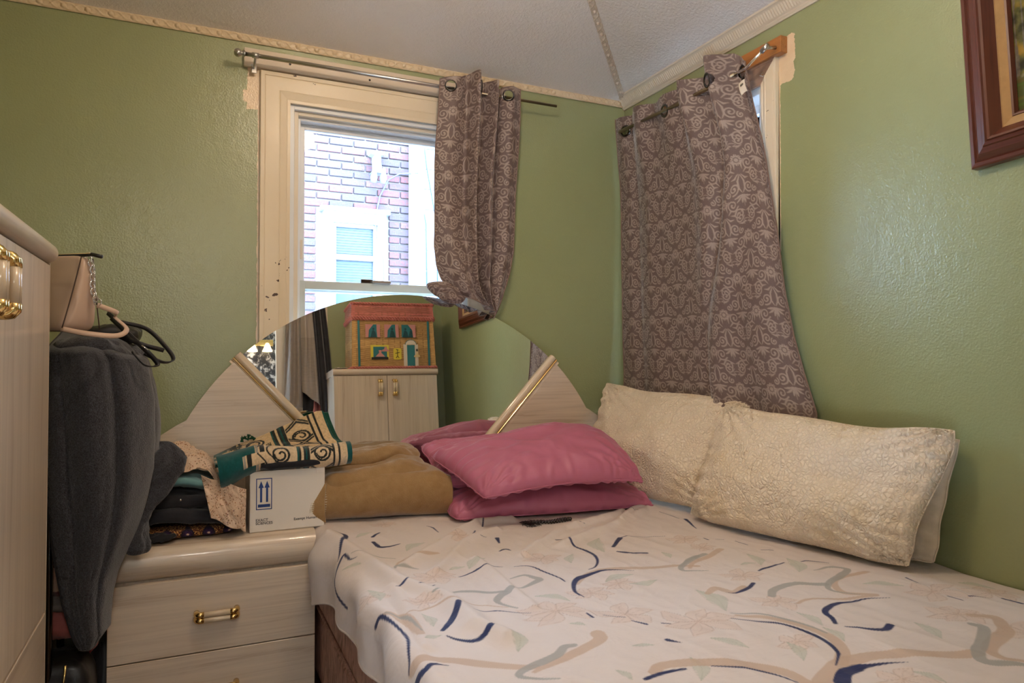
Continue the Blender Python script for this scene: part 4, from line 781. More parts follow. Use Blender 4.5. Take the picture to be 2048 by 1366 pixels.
# ------------------------------------------------------------------ damask curtains
DW, DH = .150, .235
def tile():
    k, n = 150, 235; x = (np.arange(k) + .5)[None] / 1000; y = (np.arange(n) + .5)[:, None] / 1000
    def seg_field(X_, Y_):
        f = np.zeros((n, k)); ax = np.abs(X_)
        def stroke(pts, ws, g=1.0):
            nonlocal f
            pts = np.array(pts); ws = np.interp(np.linspace(0, 1, len(pts)), np.linspace(0, 1, len(ws)), ws)
            for i in range(len(pts) - 1):
                a, b = pts[i], pts[i + 1]; d = b - a; L2 = d @ d + 1e-12
                t = np.clip(((ax - a[0]) * d[0] + (Y_ - a[1]) * d[1]) / L2, 0, 1)
                dist = np.hypot(ax - a[0] - t * d[0], Y_ - a[1] - t * d[1]); w_ = ws[i] * (1 - t) + ws[i + 1] * t
                f = np.maximum(f, sm(w_ + .0006, w_ - .0006, dist) * g)
        def spiral(cx, cy, r, turns, ph, dr, w=.0028):
            t = np.linspace(0, 1, 26); a = ph + dr * turns * 2 * np.pi * t; rr = r * (1 - .85 * t)
            stroke(np.stack([cx + rr * np.cos(a), cy + rr * np.sin(a)], 1), (w * 1.1, w, w * .8, w * 1.5))
        for a_, r in ((10, .026), (36, .027), (66, .022)):      # palmette leaves, curling outwards
            th = math.radians(90 - a_); q = np.linspace(0, 1, 7); cx_, cy_ = np.cos(th), np.sin(th)
            stroke(np.stack([.0015 + cx_ * r * q + .006 * q ** 3 * (a_ > 20), cy_ * r * q - .004 * q ** 3 * (a_ > 20)], 1), (.0008, .0022, .0034, .0014))
        stroke([(0, .002), (0, .036)], (.0010, .0030, .0006))
        spiral(.040, .020, .0200, 1.5, 2.6, -1, .0020); spiral(.026, -.024, .0180, 1.5, 1.2, 1, .0021); spiral(.050, -.014, .0110, 1.2, 4.2, -1, .0018); spiral(.022, .066, .0155, 1.4, 5.0, 1, .0019); spiral(.048, -.064, .0175, 1.45, .6, -1, .0019)
        stroke([(.002, -.006), (.010, -.020), (.010, -.042), (.001, -.062)], (.0010, .0034, .0010)); stroke([(.004, -.064), (.016, -.052), (.030, -.054)], (.0008, .0030, .0006))
        stroke([(.014, -.070), (.026, -.082), (.040, -.080)], (.0008, .0028, .0006)); stroke([(.052, .006), (.064, .020), (.064, .038)], (.0008, .0030, .0006))
        stroke([(.030, .042), (.040, .052), (.054, .050)], (.0008, .0030, .0006)); stroke([(.002, .050), (.012, .046), (.018, .052)], (.0008, .0026, .0006)); stroke([(.004, .084), (.016, .086), (.030, .080)], (.0008, .0028, .0006))
        for q in range(4):
            th = math.radians(70 - q * 42); stroke([(.060 + .004 * math.cos(th), -.040 + .004 * math.sin(th)), (.060 + .014 * math.cos(th), -.040 + .014 * math.sin(th))], (.0008, .0028, .0012))
        return f
    def flower(X_, Y_):
        a = np.arctan2(Y_, X_); r = np.hypot(X_, Y_); R_ = .019 * (.72 + .28 * np.abs(np.cos(a * 4)))
        return sm(.0006, -.0006, r - R_) * sm(-.0006, .0006, np.abs(r - .0075) - .0014) * np.maximum(sm(.10, .22, np.abs(np.sin(a * 4 + np.pi / 2 * 0))), sm(.009, .0075, r))
    out = np.zeros((n, k))
    for ox, oy in ((0, 0), (DW / 2, DH / 2)):
        X_ = (x - ox + DW / 2) % DW - DW / 2; Y_ = (y - oy - .118 + DH / 2) % DH - DH / 2
        out = np.maximum(out, seg_field(X_ + 0 * Y_, Y_ + 0 * X_)); Y2 = (y - oy - .01 + DH / 2) % DH - DH / 2
        out = np.maximum(out, flower(X_ + 0 * Y2, Y2 + 0 * X_))
    return out
TILE = tile()
def damask(U, V_):
    n, k = TILE.shape; U = U / 1.28; V_ = V_ / 1.22; x = (U % DW) / DW * k - .5; y = (V_ % DH) / DH * n - .5
    xi, yi = np.floor(x).astype(int), np.floor(y).astype(int); fx, fy = x - xi, y - yi
    g = lambda a, b: TILE[b % n, a % k]
    return g(xi, yi) * (1 - fx) * (1 - fy) + g(xi + 1, yi) * fx * (1 - fy) + g(xi, yi + 1) * (1 - fx) * fy + g(xi + 1, yi + 1) * fx * fy
def damaskmat(name, lo, hi, tr=.12):
    m, nt, b = mat(name); k = NT(nt); c = k.coord(); p = k.n('ShaderNodeAttribute', {'attribute_name': 'pat'}).outputs['Fac']
    n = k.noise(c, 500, 2); p2 = k.math('MULTIPLY', p, k.ramp(n, [(.2, .8), (.6, 1)]))
    k.lk(k.mix(p2, k.mix(k.noise(c, 240, 3), tuple(x * .82 for x in lo), tuple(x * 1.15 for x in lo)), hi), b.inputs['Base Color'])
    k.lk(k.math('SUBTRACT', .62, k.math('MULTIPLY', p, .2)), b.inputs['Roughness']); b.inputs['Sheen Weight'].default_value = .35; b.inputs['Sheen Roughness'].default_value = .35
    k.lk(k.bump(k.math('ADD', k.math('MULTIPLY', p, 1.4), k.math('MULTIPLY', k.noise(c, 1200, 2), .6)), .5, .0007), b.inputs['Normal'])
    return m
M['damask'] = damaskmat('taupe_damask', srgb(108, 89, 83), srgb(160, 142, 131))
def rows(tab, zs): t = np.array(tab); o = np.argsort(t[:, 2]); return np.stack([np.interp(zs, t[o, 2], t[o, i]) for i in (0, 1)], 1)
def cloth_uv(P):
    du = np.linalg.norm(np.diff(P, axis=1), axis=2).mean(0); u = np.concatenate([[0], np.cumsum(du)])
    dv = np.linalg.norm(np.diff(P, axis=0), axis=2).mean(1); v = np.concatenate([[0], np.cumsum(dv)])
    return np.meshgrid(u, v)
def grommet(parent, c, n, r=.0235):
    n = nrm(n); a = nrm(np.cross(n, (0, 0, 1))); b = np.cross(n, a); c = np.array(c)
    return tube('grommet', [c + r * (a * math.cos(t) + b * math.sin(t)) for t in np.linspace(0, 2 * math.pi, 32, endpoint=False)], 1, M['gunmetal'], parent, closed=True,
                prof=np.array([(.0022 * math.cos(t) + 0, .0055 * math.sin(t)) for t in np.linspace(0, 2 * math.pi, 10, endpoint=False)]))
# --- the drawn curtain of the side window
c2l, c2r = DATA['c2_l'], DATA['c2_r']
n, k_ = 620, 470
v = np.linspace(0, 1, n)[:, None]; u = np.linspace(0, 1, k_)[None]
ztop = np.interp(u[0], [0, .05, .19, .22, .38, .44, .60, .64, .80, .84, .865, .93, .96, 1], [2.372, 2.366, 2.358, 2.366, 2.348, 2.352, 2.352, 2.358, 2.336, 2.345, 2.372, 2.372, 2.350, 2.318])
zbot = .93
Zz = ztop[None] * (1 - v) + zbot * v
zl = np.linspace(2.32, zbot, n); L_ = rows(c2l, zl)[:, 1]; R_ = np.interp(zl, [t[2] for t in c2r][::-1], [t[1] for t in c2r][::-1])
fan = sm(2.2, 1.0, Zz)                       # spread towards the hem
uu = u + 0 * v
Yy = L_[:, None] * (1 - uu) + R_[:, None] * uu
def bell(x, c, w_): return np.exp(-((x - c) / w_) ** 2)
top = sm(1.9, 2.35, Zz)
D = .014 + 0 * uu
shift = .05 * fan                             # folds wander a little
D = D + (.030 * top + .012) * (bell(uu, .24, .055) + bell(uu, .05, .05) * .4)
D = D + .030 * top * bell(uu, .47, .06) + (.045 * top + .020) * bell(uu, .64 - shift, .05)
D = D + (.055 * top + .045) * bell(uu, .865 - .22 * fan, .045 + .03 * fan) - .022 * (1 - top * .4) * bell(uu, .77 - .22 * fan, .035) - .012 * bell(uu, .13, .03)
D = D + .03 * fan * bell(uu, .86, .08) + .012 * fan * np.sin(uu * 9 + 1) * .5 - .012 * bell(uu, .97, .03) + .02 * top * bell(uu, .985, .03)
D = D + .003 * fbm(uu * 6, v * 5, 51, 3) + .0012 * fbm(uu * 30 + v * 3, v * 16, 52, 3)
D = np.clip(D, -.006, .2) + .030 + .012 * sm(1.2, .93, Zz) + .022 * top
Yy = Yy - .016 * top * np.sin(uu * 2 * np.pi * 4.3) * (1 - uu) * uu * 4
P = np.stack([-D, Yy, Zz], -1)
g2 = [(-.118, 2.292), (-.447, 2.281), (-.800, 2.275), (-.895, 2.288)]
U, V_ = cloth_uv(P * 1.0); U = U * 1.12
mask = np.zeros((n, k_), bool)
for y, z in g2: mask |= np.hypot(P[..., 1] - y, P[..., 2] - z) < .0225
pat = damask(U + .01, V_ + .03)
cu2 = grid('damask_curtain', P, M['damask'], attrs={'pat': pat}, thick=.0016, mask=mask)
tag(cu2, 'drawn taupe damask curtain hanging from the rod in the corner over the side window', 'curtain')
def near(P, a, b, ia=1, ib=2): d = (P[..., ia] - a) ** 2 + (P[..., ib] - b) ** 2; i = np.unravel_index(np.argmin(d), d.shape); return i
for y, z in g2:
    i, j = near(P, y, z); t1 = P[min(i + 12, n - 1), j] - P[max(i - 12, 0), j]; t2 = P[i, min(j + 10, k_ - 1)] - P[i, max(j - 10, 0)]
    nn = np.cross(t2, t1); nn = nn if nn[0] < 0 else -nn; grommet(cu2, P[i, j] + nrm(nn) * .001, nn)
# stitched heading and side hem, swing tag
def follow(nm, P, i0, i1, j0, j1, r, m, parent, off=-.0015, step=6):
    N_ = max(abs(i1 - i0), abs(j1 - j0)) // step; idx = [(int(round(i0 + (i1 - i0) * t)), int(round(j0 + (j1 - j0) * t))) for t in np.linspace(0, 1, N_)]
    return tube(nm, [P[a, b] + np.array((off, 0, 0)) for a, b in idx], r, m, parent, seg=6)
HEM = fabric('taupe_hem', srgb(134, 110, 98))
follow('side_hem', P, 0, n - 1, k_ - 1, k_ - 1, .0028, HEM, cu2); follow('side_hem', P, 0, n - 1, 0, 0, .0028, HEM, cu2)
tgm = plain('white_care_label', srgb(226, 216, 200), .6, var=.02)
gt = np.stack(np.meshgrid(np.linspace(0, 1, 12), np.linspace(0, 1, 18), indexing='ij'), -1)
tp = np.stack([-.118 - .014 * np.sin(gt[..., 1] * 2.2) * .6, -.926 - .030 * gt[..., 0] - .022 * gt[..., 1], 2.222 + .008 * gt[..., 0] - .052 * gt[..., 1] + .003 * np.sin(gt[..., 0] * 3.1)], -1)
tgo = grid('care_label', tp, tgm, cu2, thick=.0006); tgo['label'] = 'white care label'
for q in range(3): tube('print_line', [tp[3, 5 + q] + np.array((-.0012, 0, 0)), tp[8, 5 + q] + np.array((-.0012, 0, 0))], .0008, M['dark_ink'], tgo, seg=6)

# --- the pushed-aside curtain of window 1, its tail gathered up
c1l, c1r = DATA['c1_l'], DATA['c1_r']
n, k_ = 470, 330
v = np.linspace(0, 1, n)[:, None]; u = np.linspace(0, 1, k_)[None]; uu = u + 0 * v
ztop = np.interp(u[0], [0, .05, .24, .34, .40, .46, .60, .68, .72, .95, 1], [2.396, 2.400, 2.412, 2.430, 2.436, 2.432, 2.420, 2.418, 2.404, 2.414, 2.414])
zb = np.interp(u[0], [0, .1, .3, .55, .8, 1], [1.50, 1.475, 1.45, 1.425, 1.40, 1.383])
Zz = ztop[None] * (1 - v) + zb[None] * v
zl = np.linspace(2.40, 1.40, n)
Lx = np.interp(Zz, [t[2] for t in c1l][::-1], [t[0] for t in c1l][::-1]); Rx = np.interp(Zz, [t[2] for t in c1r][::-1], [t[0] for t in c1r][::-1])
Xx = Lx * (1 - uu) + Rx * uu
low = sm(1.85, 1.5, Zz); top = sm(1.9, 2.38, Zz)
D = .026 + (.040 - .010 * low) * bell(uu, .16 + .05 * low, .17) + (.080 - .02 * low) * bell(uu, .43 + .03 * low, .045) - .034 * bell(uu, .52 + .04 * low, .030) + .052 * bell(uu, .64 + .02 * low, .05) - .030 * bell(uu, .74, .022) + .030 * bell(uu, .87, .08)
D = D + .045 * low * bell(uu, .30, .20) - .035 * low * bell(uu, .50, .035) + .004 * fbm(uu * 5, v * 6, 61, 3) + .008 * low * fbm(uu * 7, v * 14, 62, 3)
D = np.clip(D, .004, .3) + .045 + .02 * top
Xx = Xx + .012 * np.sin(uu * 2 * np.pi * 2.1) * (uu * (1 - uu)) * 4 * top
P = np.stack([Xx, -D, Zz], -1); P1 = P
U, V_ = cloth_uv(P); U = U * 1.05
g1 = [(-.958, 2.363), (-.835, 2.366), (-.685, 2.368)]
mask = np.zeros((n, k_), bool)
for q, (x, z) in enumerate(g1):
    if q != 1: mask |= np.hypot(P[..., 0] - x, P[..., 2] - z) < .0225
cu1 = grid('damask_curtain', P, M['damask'], attrs={'pat': damask(U + .03, V_)}, thick=.0016, mask=mask, flip=True)
tag(cu1, 'taupe damask curtain pushed aside beside the brick-view window, its tail bunched up', 'curtain')
for q, (x, z) in enumerate(g1):
    i, j = near(P, x, z, 0); t1 = P[min(i + 12, n - 1), j] - P[max(i - 12, 0), j]; t2 = P[i, min(j + 10, k_ - 1)] - P[i, max(j - 10, 0)]
    nn = np.cross(t2, t1); nn = nn if nn[1] < 0 else -nn; grommet(cu1, P[i, j] + nrm(nn) * .001, nn if q != 1 else (1, -.25, 0))
for j in (0, k_ - 1): 
    tube('side_hem', [P[i, j] + np.array((0, -.001, 0)) for i in range(0, n, 6)], .0026, HEM, cu1, seg=6)
tube('bottom_hem', [P[n - 1, j] for j in range(0, k_, 5)], .0028, HEM, cu1, seg=6)
# the gathered pouch: cloth turned up and tucked at the lower left
def blob(name, fn, m, parent=None, n=110, k=150, attrs=None, thick=0):
    a = np.linspace(0, np.pi, n)[:, None]; b = np.linspace(0, 2 * np.pi, k, endpoint=False)[None]
    P = fn(a, b); o = grid(name, P, m, parent, attrs(P, a, b) if attrs else None, wrap=True); return o
def pouch(a, b):
    x = np.cos(a) + 0 * b; y = np.sin(a) * np.cos(b); z = np.sin(a) * np.sin(b)
    w_ = 1 + .10 * np.sin(b * 5 + x * 4) * np.sin(a) + .10 * fbm(x * 3 + 5, b * 1.5, 71, 3)
    X0 = -.965 + .085 * x; Z0 = 1.492 - .030 * x + .034 * z * w_ * (1 + .25 * x); Y0 = -.092 + .034 * y * w_
    return np.stack([X0 + .02 * z, Y0, Z0], -1)
blob('gathered_fold', pouch, M['damask'], cu1, attrs=lambda P, a, b: {'pat': damask(P[..., 0] * 1.1 + P[..., 2] * .4, P[..., 2] * 1.3 + P[..., 1])})
# ------------------------------------------------------------------ bed
FL = plain('x', (1, 1, 1))
def floralmat():
    m, nt, b = mat('old_rose_mattress_ticking'); k = NT(nt); c = k.n('ShaderNodeMapping', Vector=k.coord(), Scale=(40, 26, 9)).outputs[0]
    f = k.noise(c, 1, 5, .7, 1.5)
    k.lk(k.ramp(f, [(.35, srgb(120, 84, 70)), (.5, srgb(168, 128, 116)), (.62, srgb(190, 150, 132)), (.7, srgb(130, 80, 60))]), b.inputs['Base Color']); b.inputs['Roughness'].default_value = .6
    k.lk(k.bump(f, .4, .003), b.inputs['Normal']); return m
BX0, BX1, BYH, BYF = -1.545, -.012, -.150, -2.20
fl = floralmat()
bed = empty('bed', (-.78, -1.16, 0)); tag(bed, 'bed with a rose-patterned mattress under the printed sheet', 'bed'); o = (-.78, -1.16, 0)
def rb(nm, x0, x1, y0, y1, z0, z1, m, bev): return boxo(nm, (x0 - o[0], x1 - o[0], y0 - o[1], y1 - o[1], z0, z1), m, bed, bev, 3)
rb('mattress', BX0, BX1, BYF, BYH, .34, .600, fl, .03); rb('box_spring', BX0 + .005, BX1, BYF, BYH, .10, .335, fl, .02)
for z in (.36, .58): tube('piping', [(x - o[0], y - o[1], z) for x, y in ((BX0 - .002, BYH - .03), (BX0 - .002, BYF + .03))], .005, fl, bed)
for x in (BX0 + .08, BX1 - .08):
    for y in (BYH - .1, BYF + .1): boxo('leg', (x - .025 - o[0], x + .025 - o[0], y - .025 - o[1], y + .025 - o[1], 0, .10), M['black_leather'], bed)
# printed sheet: flat across the mattress, rolling over the left edge to a short hem
RX = .055; sx_len = 1.66; ny, nx = 660, 520
s = np.linspace(0, sx_len, nx)[None]; y = np.linspace(BYH + .05, BYF - .02, ny)[:, None]
flat = (-BX0) - .035                       # run of sheet before the roll
def prof(s):
    t = np.clip((s - flat) / RX, 0, math.pi / 2); r = np.clip(s - flat - RX * math.pi / 2, 0, None)
    return -np.where(s < flat, s, flat + RX * np.sin(t)), -RX * (1 - np.cos(t)) - r
hem = .062 + .030 * sm(-2.0, -.6, y) + .035 * bell(y, -.62, .10) + .008 * np.sin(y * 9)
s2 = np.where(s < flat, s, flat + (s - flat) * (RX * math.pi / 2 + hem) / (sx_len - flat))
Xx, dz = prof(s2); Xx = Xx - .008
side = sm(flat - .02, flat + .10, s2)
Z = .624 + dz
wr = .0045 * fbm(Xx * 4, y * 3.4, 81, 4) + .0028 * ridge(Xx * 7 + y * 3, y * 3 - Xx * 5, 82, 3)
def ridgeline(pts, h, w_):
    global Z
    for (xa, ya), (xb, yb) in zip(pts[:-1], pts[1:]):
        dx_, dy_ = xb - xa, yb - ya; L2 = dx_ ** 2 + dy_ ** 2; t = np.clip(((Xx - xa) * dx_ + (y - ya) * dy_) / L2, 0, 1)
        d = np.hypot(Xx - xa - t * dx_, y - ya - t * dy_); ridgeline.acc = np.maximum(ridgeline.acc, h * np.exp(-(d / w_) ** 2))
ridgeline.acc = np.zeros_like(Z)
for pts, h, w_ in DATA['ridges']: ridgeline(pts, h, w_)
Z = Z + (1.5 * wr + 1.7 * ridgeline.acc) * (1 - side * .7)
Z = Z - .004 * sm(-.10, 0, Xx)
Xx = Xx - side * (.010 * np.sin(y * 22 + s2 * 10) + .010 * fbm(y * 6, s2 * 4, 83, 3) - .004) - .030 * side * bell(y, -.62, .09)
sheet_P = np.stack([Xx, y + 0 * s, Z], -1)
PXs, PYs = -s2 + 0 * y, y + 0 * s         # print lies in cloth coordinates
def paint(base, col, strokes, alpha=1., soft=.0014, wk=1.):
    PX, PY = PXs, PYs
    for pts, ws in strokes:
        p = np.array(pts, float)
        if len(p) > 2:     # smooth the trace (Catmull-Rom)
            q = [p[0]]; e = np.vstack([2 * p[0] - p[1], p, 2 * p[-1] - p[-2]])
            for i in range(1, len(e) - 2):
                for t in np.linspace(0, 1, 7)[1:]:
                    q.append(.5 * ((2 * e[i]) + (-e[i - 1] + e[i + 1]) * t + (2 * e[i - 1] - 5 * e[i] + 4 * e[i + 1] - e[i + 2]) * t ** 2 + (-e[i - 1] + 3 * e[i] - 3 * e[i + 1] + e[i + 2]) * t ** 3))
            p = np.array(q)
        W_ = np.interp(np.linspace(0, 1, len(p)), np.linspace(0, 1, len(ws)), ws); mw = max(ws) * wk + .004
        xa, xb, ya, yb = p[:, 0].min() - mw, p[:, 0].max() + mw, p[:, 1].min() - mw, p[:, 1].max() + mw
        ii = np.where((y[:, 0] >= ya) & (y[:, 0] <= yb))[0]
        if not len(ii): continue
        i0, i1 = ii[0], ii[-1] + 1; cx_ = (PX[i0:i1] >= xa) & (PX[i0:i1] <= xb); jj = np.where(cx_.any(0))[0]
        if not len(jj): continue
        j0, j1 = jj[0], jj[-1] + 1; X_, Y_ = PX[i0:i1, j0:j1], PY[i0:i1, j0:j1]; f = np.zeros_like(X_)
        for i in range(len(p) - 1):
            a, d = p[i], p[i + 1] - p[i]; t = np.clip(((X_ - a[0]) * d[0] + (Y_ - a[1]) * d[1]) / (d @ d + 1e-12), 0, 1)
            ds = np.hypot(X_ - a[0] - t * d[0], Y_ - a[1] - t * d[1]); f = np.maximum(f, sm(soft, -soft, ds - (W_[i] * (1 - t) + W_[i + 1] * t) * .5 * wk))
        base[i0:i1, j0:j1] = base[i0:i1, j0:j1] * (1 - f[..., None] * alpha) + np.array(col) * f[..., None] * alpha
def disp_print():
    base = np.ones((ny, nx, 3)) * np.array(srgb(218, 206, 199))
    base *= (1 + .03 * fbm(PXs * 2, PYs * 2, 91, 3))[..., None]
    r2 = random.Random(5); line = srgb(172, 148, 134); PK = srgb(216, 194, 180); GN = srgb(184, 188, 172)
    fl = [tuple(f) for f in DATA['flowers']] + [((-.3, -2.0), .12), ((-.9, -2.05), .12)]
    for (cx_, cy_), R_ in fl:
        a0_ = r2.random() * 6.28; n_ = r2.choice((5, 6, 7))
        for q in range(n_):
            a = a0_ + q * 6.283 / n_ + r2.uniform(-.2, .2); L__ = R_ * r2.uniform(.55, .8); w_ = R_ * r2.uniform(.30, .42)
            e = (cx_ + math.cos(a) * L__, cy_ + math.sin(a) * L__ * .8); mid = (cx_ + math.cos(a + .25) * L__ * .55, cy_ + math.sin(a + .25) * L__ * .45)
            paint(base, PK, [([(cx_, cy_), mid, e], (.01, w_, w_ * .25))], .55)
            h = w_ * .55; nx_, ny_ = -math.sin(a), math.cos(a)
            for s_ in (-1, 1): paint(base, line, [([(cx_, cy_), (mid[0] + nx_ * h * s_, mid[1] + ny_ * h * s_ * .8), (e[0] + nx_ * .006 * s_, e[1])], (.0012, .0014, .001))], .75)
            paint(base, line, [([(cx_, cy_), mid, ((e[0] + mid[0]) / 2, (e[1] + mid[1]) / 2)], (.001, .0012, .0008))], .5)
    for a, b in DATA['leaves']:
        a, b = np.array(a), np.array(b); d = b - a; L__ = np.hypot(*d); nn = np.array((-d[1], d[0])) / L__; m_ = (a + b) / 2 + nn * L__ * .12
        paint(base, GN, [([a, m_, b], (.004, min(.05, L__ * .34), .002))], .62)
        for s_ in (-.17, .17): paint(base, srgb(150, 156, 136), [([a, m_ + nn * min(.05, L__ * .34) * s_ * 3, b], (.0012, .0012, .0008))], .5)
        paint(base, srgb(160, 164, 146), [([a, m_, b], (.001, .0012, .0008))], .5)
    paint(base, srgb(194, 166, 142), DATA['beige'], .8, wk=1.35); paint(base, srgb(158, 156, 150), DATA['grey'], .85, wk=1.35)
    paint(base, srgb(34, 42, 84), DATA['navy'], 1., wk=1.4)
    return base
sh = grid('printed_sheet', sheet_P, FAB_ATTR['sheet'], attrs={'col': disp_print()}, thick=.0016); tag(sh, 'cream bed sheet printed with navy strokes, grey ribbons and pale flowers', 'sheet')
tube('sheet_hem', [sheet_P[i, nx - 1] for i in range(0, ny, 5)], .0032, fabric('sheet_hem_cloth', srgb(212, 200, 192)), sh, seg=8)

# ------------------------------------------------------------------ pillows
def pillow(name, c, tf, tb, m, seed, wr=.006, pinch=.05, pw=.36, bend=None, n=110, k=150, up=None, parent=None, seam=True, edge_ridges=None, quilt=0):
    # c: bottom-left, bottom-right, top-right, top-left corners as seen from its front face
    c = [np.array(q, float) for q in c]; u = np.linspace(-1, 1, k)[None]; v = np.linspace(-1, 1, n)[:, None]; u, v = u + 0 * v, v + 0 * u
    us = u * (1 - pinch * (1 - v ** 2)); vs = v * (1 - pinch * 1.3 * (1 - u ** 2)); a, b = (us + 1) / 2, (vs + 1) / 2
    wob = .012 * fbm(u * 1.6 + seed, v * 1.6, seed + 40, 2); a = a + wob; b = b + .020 * fbm(u * 1.8, v * 1.4 + seed, seed + 41, 2)
    rc = .030 * np.clip(np.abs(u) + np.abs(v) - 1.7, 0, 1) / .3; a = a - rc * np.sign(u) * .5; b = b - rc * np.sign(v) * .9
    B = c[0] * ((1 - a) * (1 - b))[..., None] + c[1] * (a * (1 - b))[..., None] + c[2] * (a * b)[..., None] + c[3] * ((1 - a) * b)[..., None]
    nn = nrm(np.cross(c[1] - c[0], c[3] - c[0]))
    if up is not None and nn @ np.array(up) < 0: nn = -nn
    th = np.clip((1 - np.abs(u) ** 2.4) * (1 - np.abs(v) ** 2.4), 0, 1) ** pw
    edge = np.clip(1 - th, 0, 1)
    out = []
    for s_, T in ((1, tf), (-1, tb)):
        cor = 0
        for cu, cv in ((-1, -1), (1, -1), (1, 1), (-1, 1)):
            an = np.arctan2(v - cv, u - cu); rr = np.hypot(u - cu, v - cv); cor = cor + np.sin(an * 22 + seed + s_) * np.exp(-rr * 2.4) * .9
        ew = np.sin(u * 34 + 2.5 * fbm(u * 4, v * 2, seed + 7, 2) * 3) * np.exp(-(1 - np.abs(v)) * 5) + np.sin(v * 24 + 3 * fbm(u * 2, v * 4, seed + 8, 2)) * np.exp(-(1 - np.abs(u)) * 5)
        d = T * th + wr * (1.0) * th ** .3 * (cor * .8 + ew * .55 + 1.5 * fbm(u * 2.2, v * 1.8, seed + s_ + 3, 3) * th + .9 * (ridge(u * 1.7 + v, v * 1.9, seed + 11 + s_, 2) - .5) * th * (1 - quilt))
        if edge_ridges: d = d + edge_ridges(u, v) * th ** .3
        P = B + nn * (d * s_)[..., None]
        if bend: P = bend(P, u, v)
        out.append(P)
    V = np.concatenate([q.reshape(-1, 3) for q in out]); F = np.concatenate([gridF(n, k), gridF(n, k, n * k, flip=True)])
    me = mkmesh(name, V, F); ob = link(name, me, m, parent)
    bm = bmesh.new(); bm.from_mesh(me); bmesh.ops.remove_doubles(bm, verts=[v_ for v_ in bm.verts if v_.is_boundary], dist=1e-5); bmesh.ops.recalc_face_normals(bm, faces=bm.faces); bm.to_mesh(me); bm.free()
    ob.data.polygons.foreach_set('use_smooth', [True] * len(me.polygons))
    if seam:
        e = np.concatenate([out[0][0, :], out[0][1:, -1], out[0][-1, ::-1][1:], out[0][::-1, 0][1:-1]]); tube('seam', e[::2], .0022, m, ob, seg=6, closed=True)
    return ob
def pinkmat():
    m, nt, b = mat('rose_cotton_satin'); k = NT(nt); c = k.coord()
    k.lk(k.mix(k.noise(c, 9, 4), srgb(180, 100, 124), srgb(194, 112, 138)), b.inputs['Base Color']); b.inputs['Roughness'].default_value = .48
    b.inputs['Sheen Weight'].default_value = .5; b.inputs['Sheen Roughness'].default_value = .3; b.inputs['Sheen Tint'].default_value = (*srgb(220, 170, 215), 1)
    h = k.noise(k.n('ShaderNodeMapping', Vector=c, Rotation=(0, 0, .5), Scale=(6, 22, 10)).outputs[0], 1, 4, .6, .8)
    k.lk(k.bump(h, .35, .006, k.bump(k.noise(c, 1100, 2), .12, .0005)), b.inputs['Normal']); return m
M['pink'] = pinkmat()
g = 'pink pillows stacked at the head of the bed'
def dome(amp, c_, w_): return lambda P, u, v: P + np.stack([0 * u, 0 * u, amp * np.exp(-((u - c_[0]) / w_[0]) ** 2 - ((v - c_[1]) / w_[1]) ** 2) - .018 * np.abs(u) ** 3], -1)
p3 = pillow('pillow', [(-1.12, -.44, .735), (-.42, -.42, .72), (-.32, -.17, .875), (-1.11, -.17, .855)], .070, .045, M['pink'], 31, up=(0, -1, 1), wr=.008)
tag(p3, 'rearmost pink pillow, peeking out behind the top one against the headboard', 'pillow', g)
p2 = pillow('pillow', [(-1.10, -.575, .640), (-.315, -.690, .642), (-.27, -.22, .660), (-1.08, -.17, .66)], .112, .008, M['pink'], 12, up=(0, 0, 1), wr=.011, pinch=.03, pw=.42)
tag(p2, 'bottom pink pillow, flattened on the sheet beside the prayer beads', 'pillow', g)
p1 = pillow('pillow', [(-1.045, -.715, .752), (-.420, -.760, .765), (-.290, -.33, .835), (-1.125, -.31, .855)], .100, .035, M['pink'], 43, up=(0, 0, 1), wr=.012, pinch=.04, pw=.42, bend=dome(.045, (.40, .2), (.75, .9)))
tag(p1, 'top pink pillow of the stack, plump and catching the light', 'pillow', g)
def quiltmat():
    m, nt, b = mat('cream_matelasse_quilt'); k = NT(nt); c = k.coord()
    cd = k.n('ShaderNodeVectorMath', {'operation': 'ADD'}, i0=c, i1=k.n('ShaderNodeVectorMath', {'operation': 'SCALE'}, i0=k.n('ShaderNodeTexNoise', Vector=c, Scale=30.).outputs['Color'], Scale=.022).outputs[0]).outputs[0]
    vo = k.n('ShaderNodeTexVoronoi', {'feature': 'DISTANCE_TO_EDGE'}, Vector=cd, Scale=78.).outputs[0]
    h = k.ramp(vo, [(0, 0), (.28, 1)])
    big = k.n('ShaderNodeTexWave', {'wave_type': 'RINGS'}, Vector=k.n('ShaderNodeMapping', Vector=c, Location=(.1, 1.2, -.85)).outputs[0], Scale=5.5, Distortion=5., Detail=1.).outputs[1]
    groove = k.ramp(big, [(0, 0), (.05, 1)])
    hh = k.math('ADD', h, k.math('MULTIPLY', groove, .9))
    st = k.ramp(k.noise(c, 4.5, 4, .6), [(.55, 0), (.75, 1)])
    base = k.mix(k.math('MULTIPLY', st, .55), srgb(242, 225, 200), srgb(226, 198, 146))
    k.lk(k.mix(k.ramp(vo, [(0, .22), (.10, 0)]), base, srgb(186, 160, 124)), b.inputs['Base Color']); b.inputs['Roughness'].default_value = .85; b.inputs['Sheen Weight'].default_value = .2
    k.lk(k.bump(hh, .75, .0045), b.inputs['Normal']); return m
M['quilt'] = quiltmat(); M['quilt_back'] = fabric('cream_sham_backing', srgb(222, 206, 180), weave=600, big=10)
def er(lo): 
    def f(u, v): return .0035 * np.sin((u - lo) * 130) * sm(lo - .02, lo, u) * sm(lo + .22, lo + .19, u)
    return f
g = 'cream quilted shams leaning on the wall'
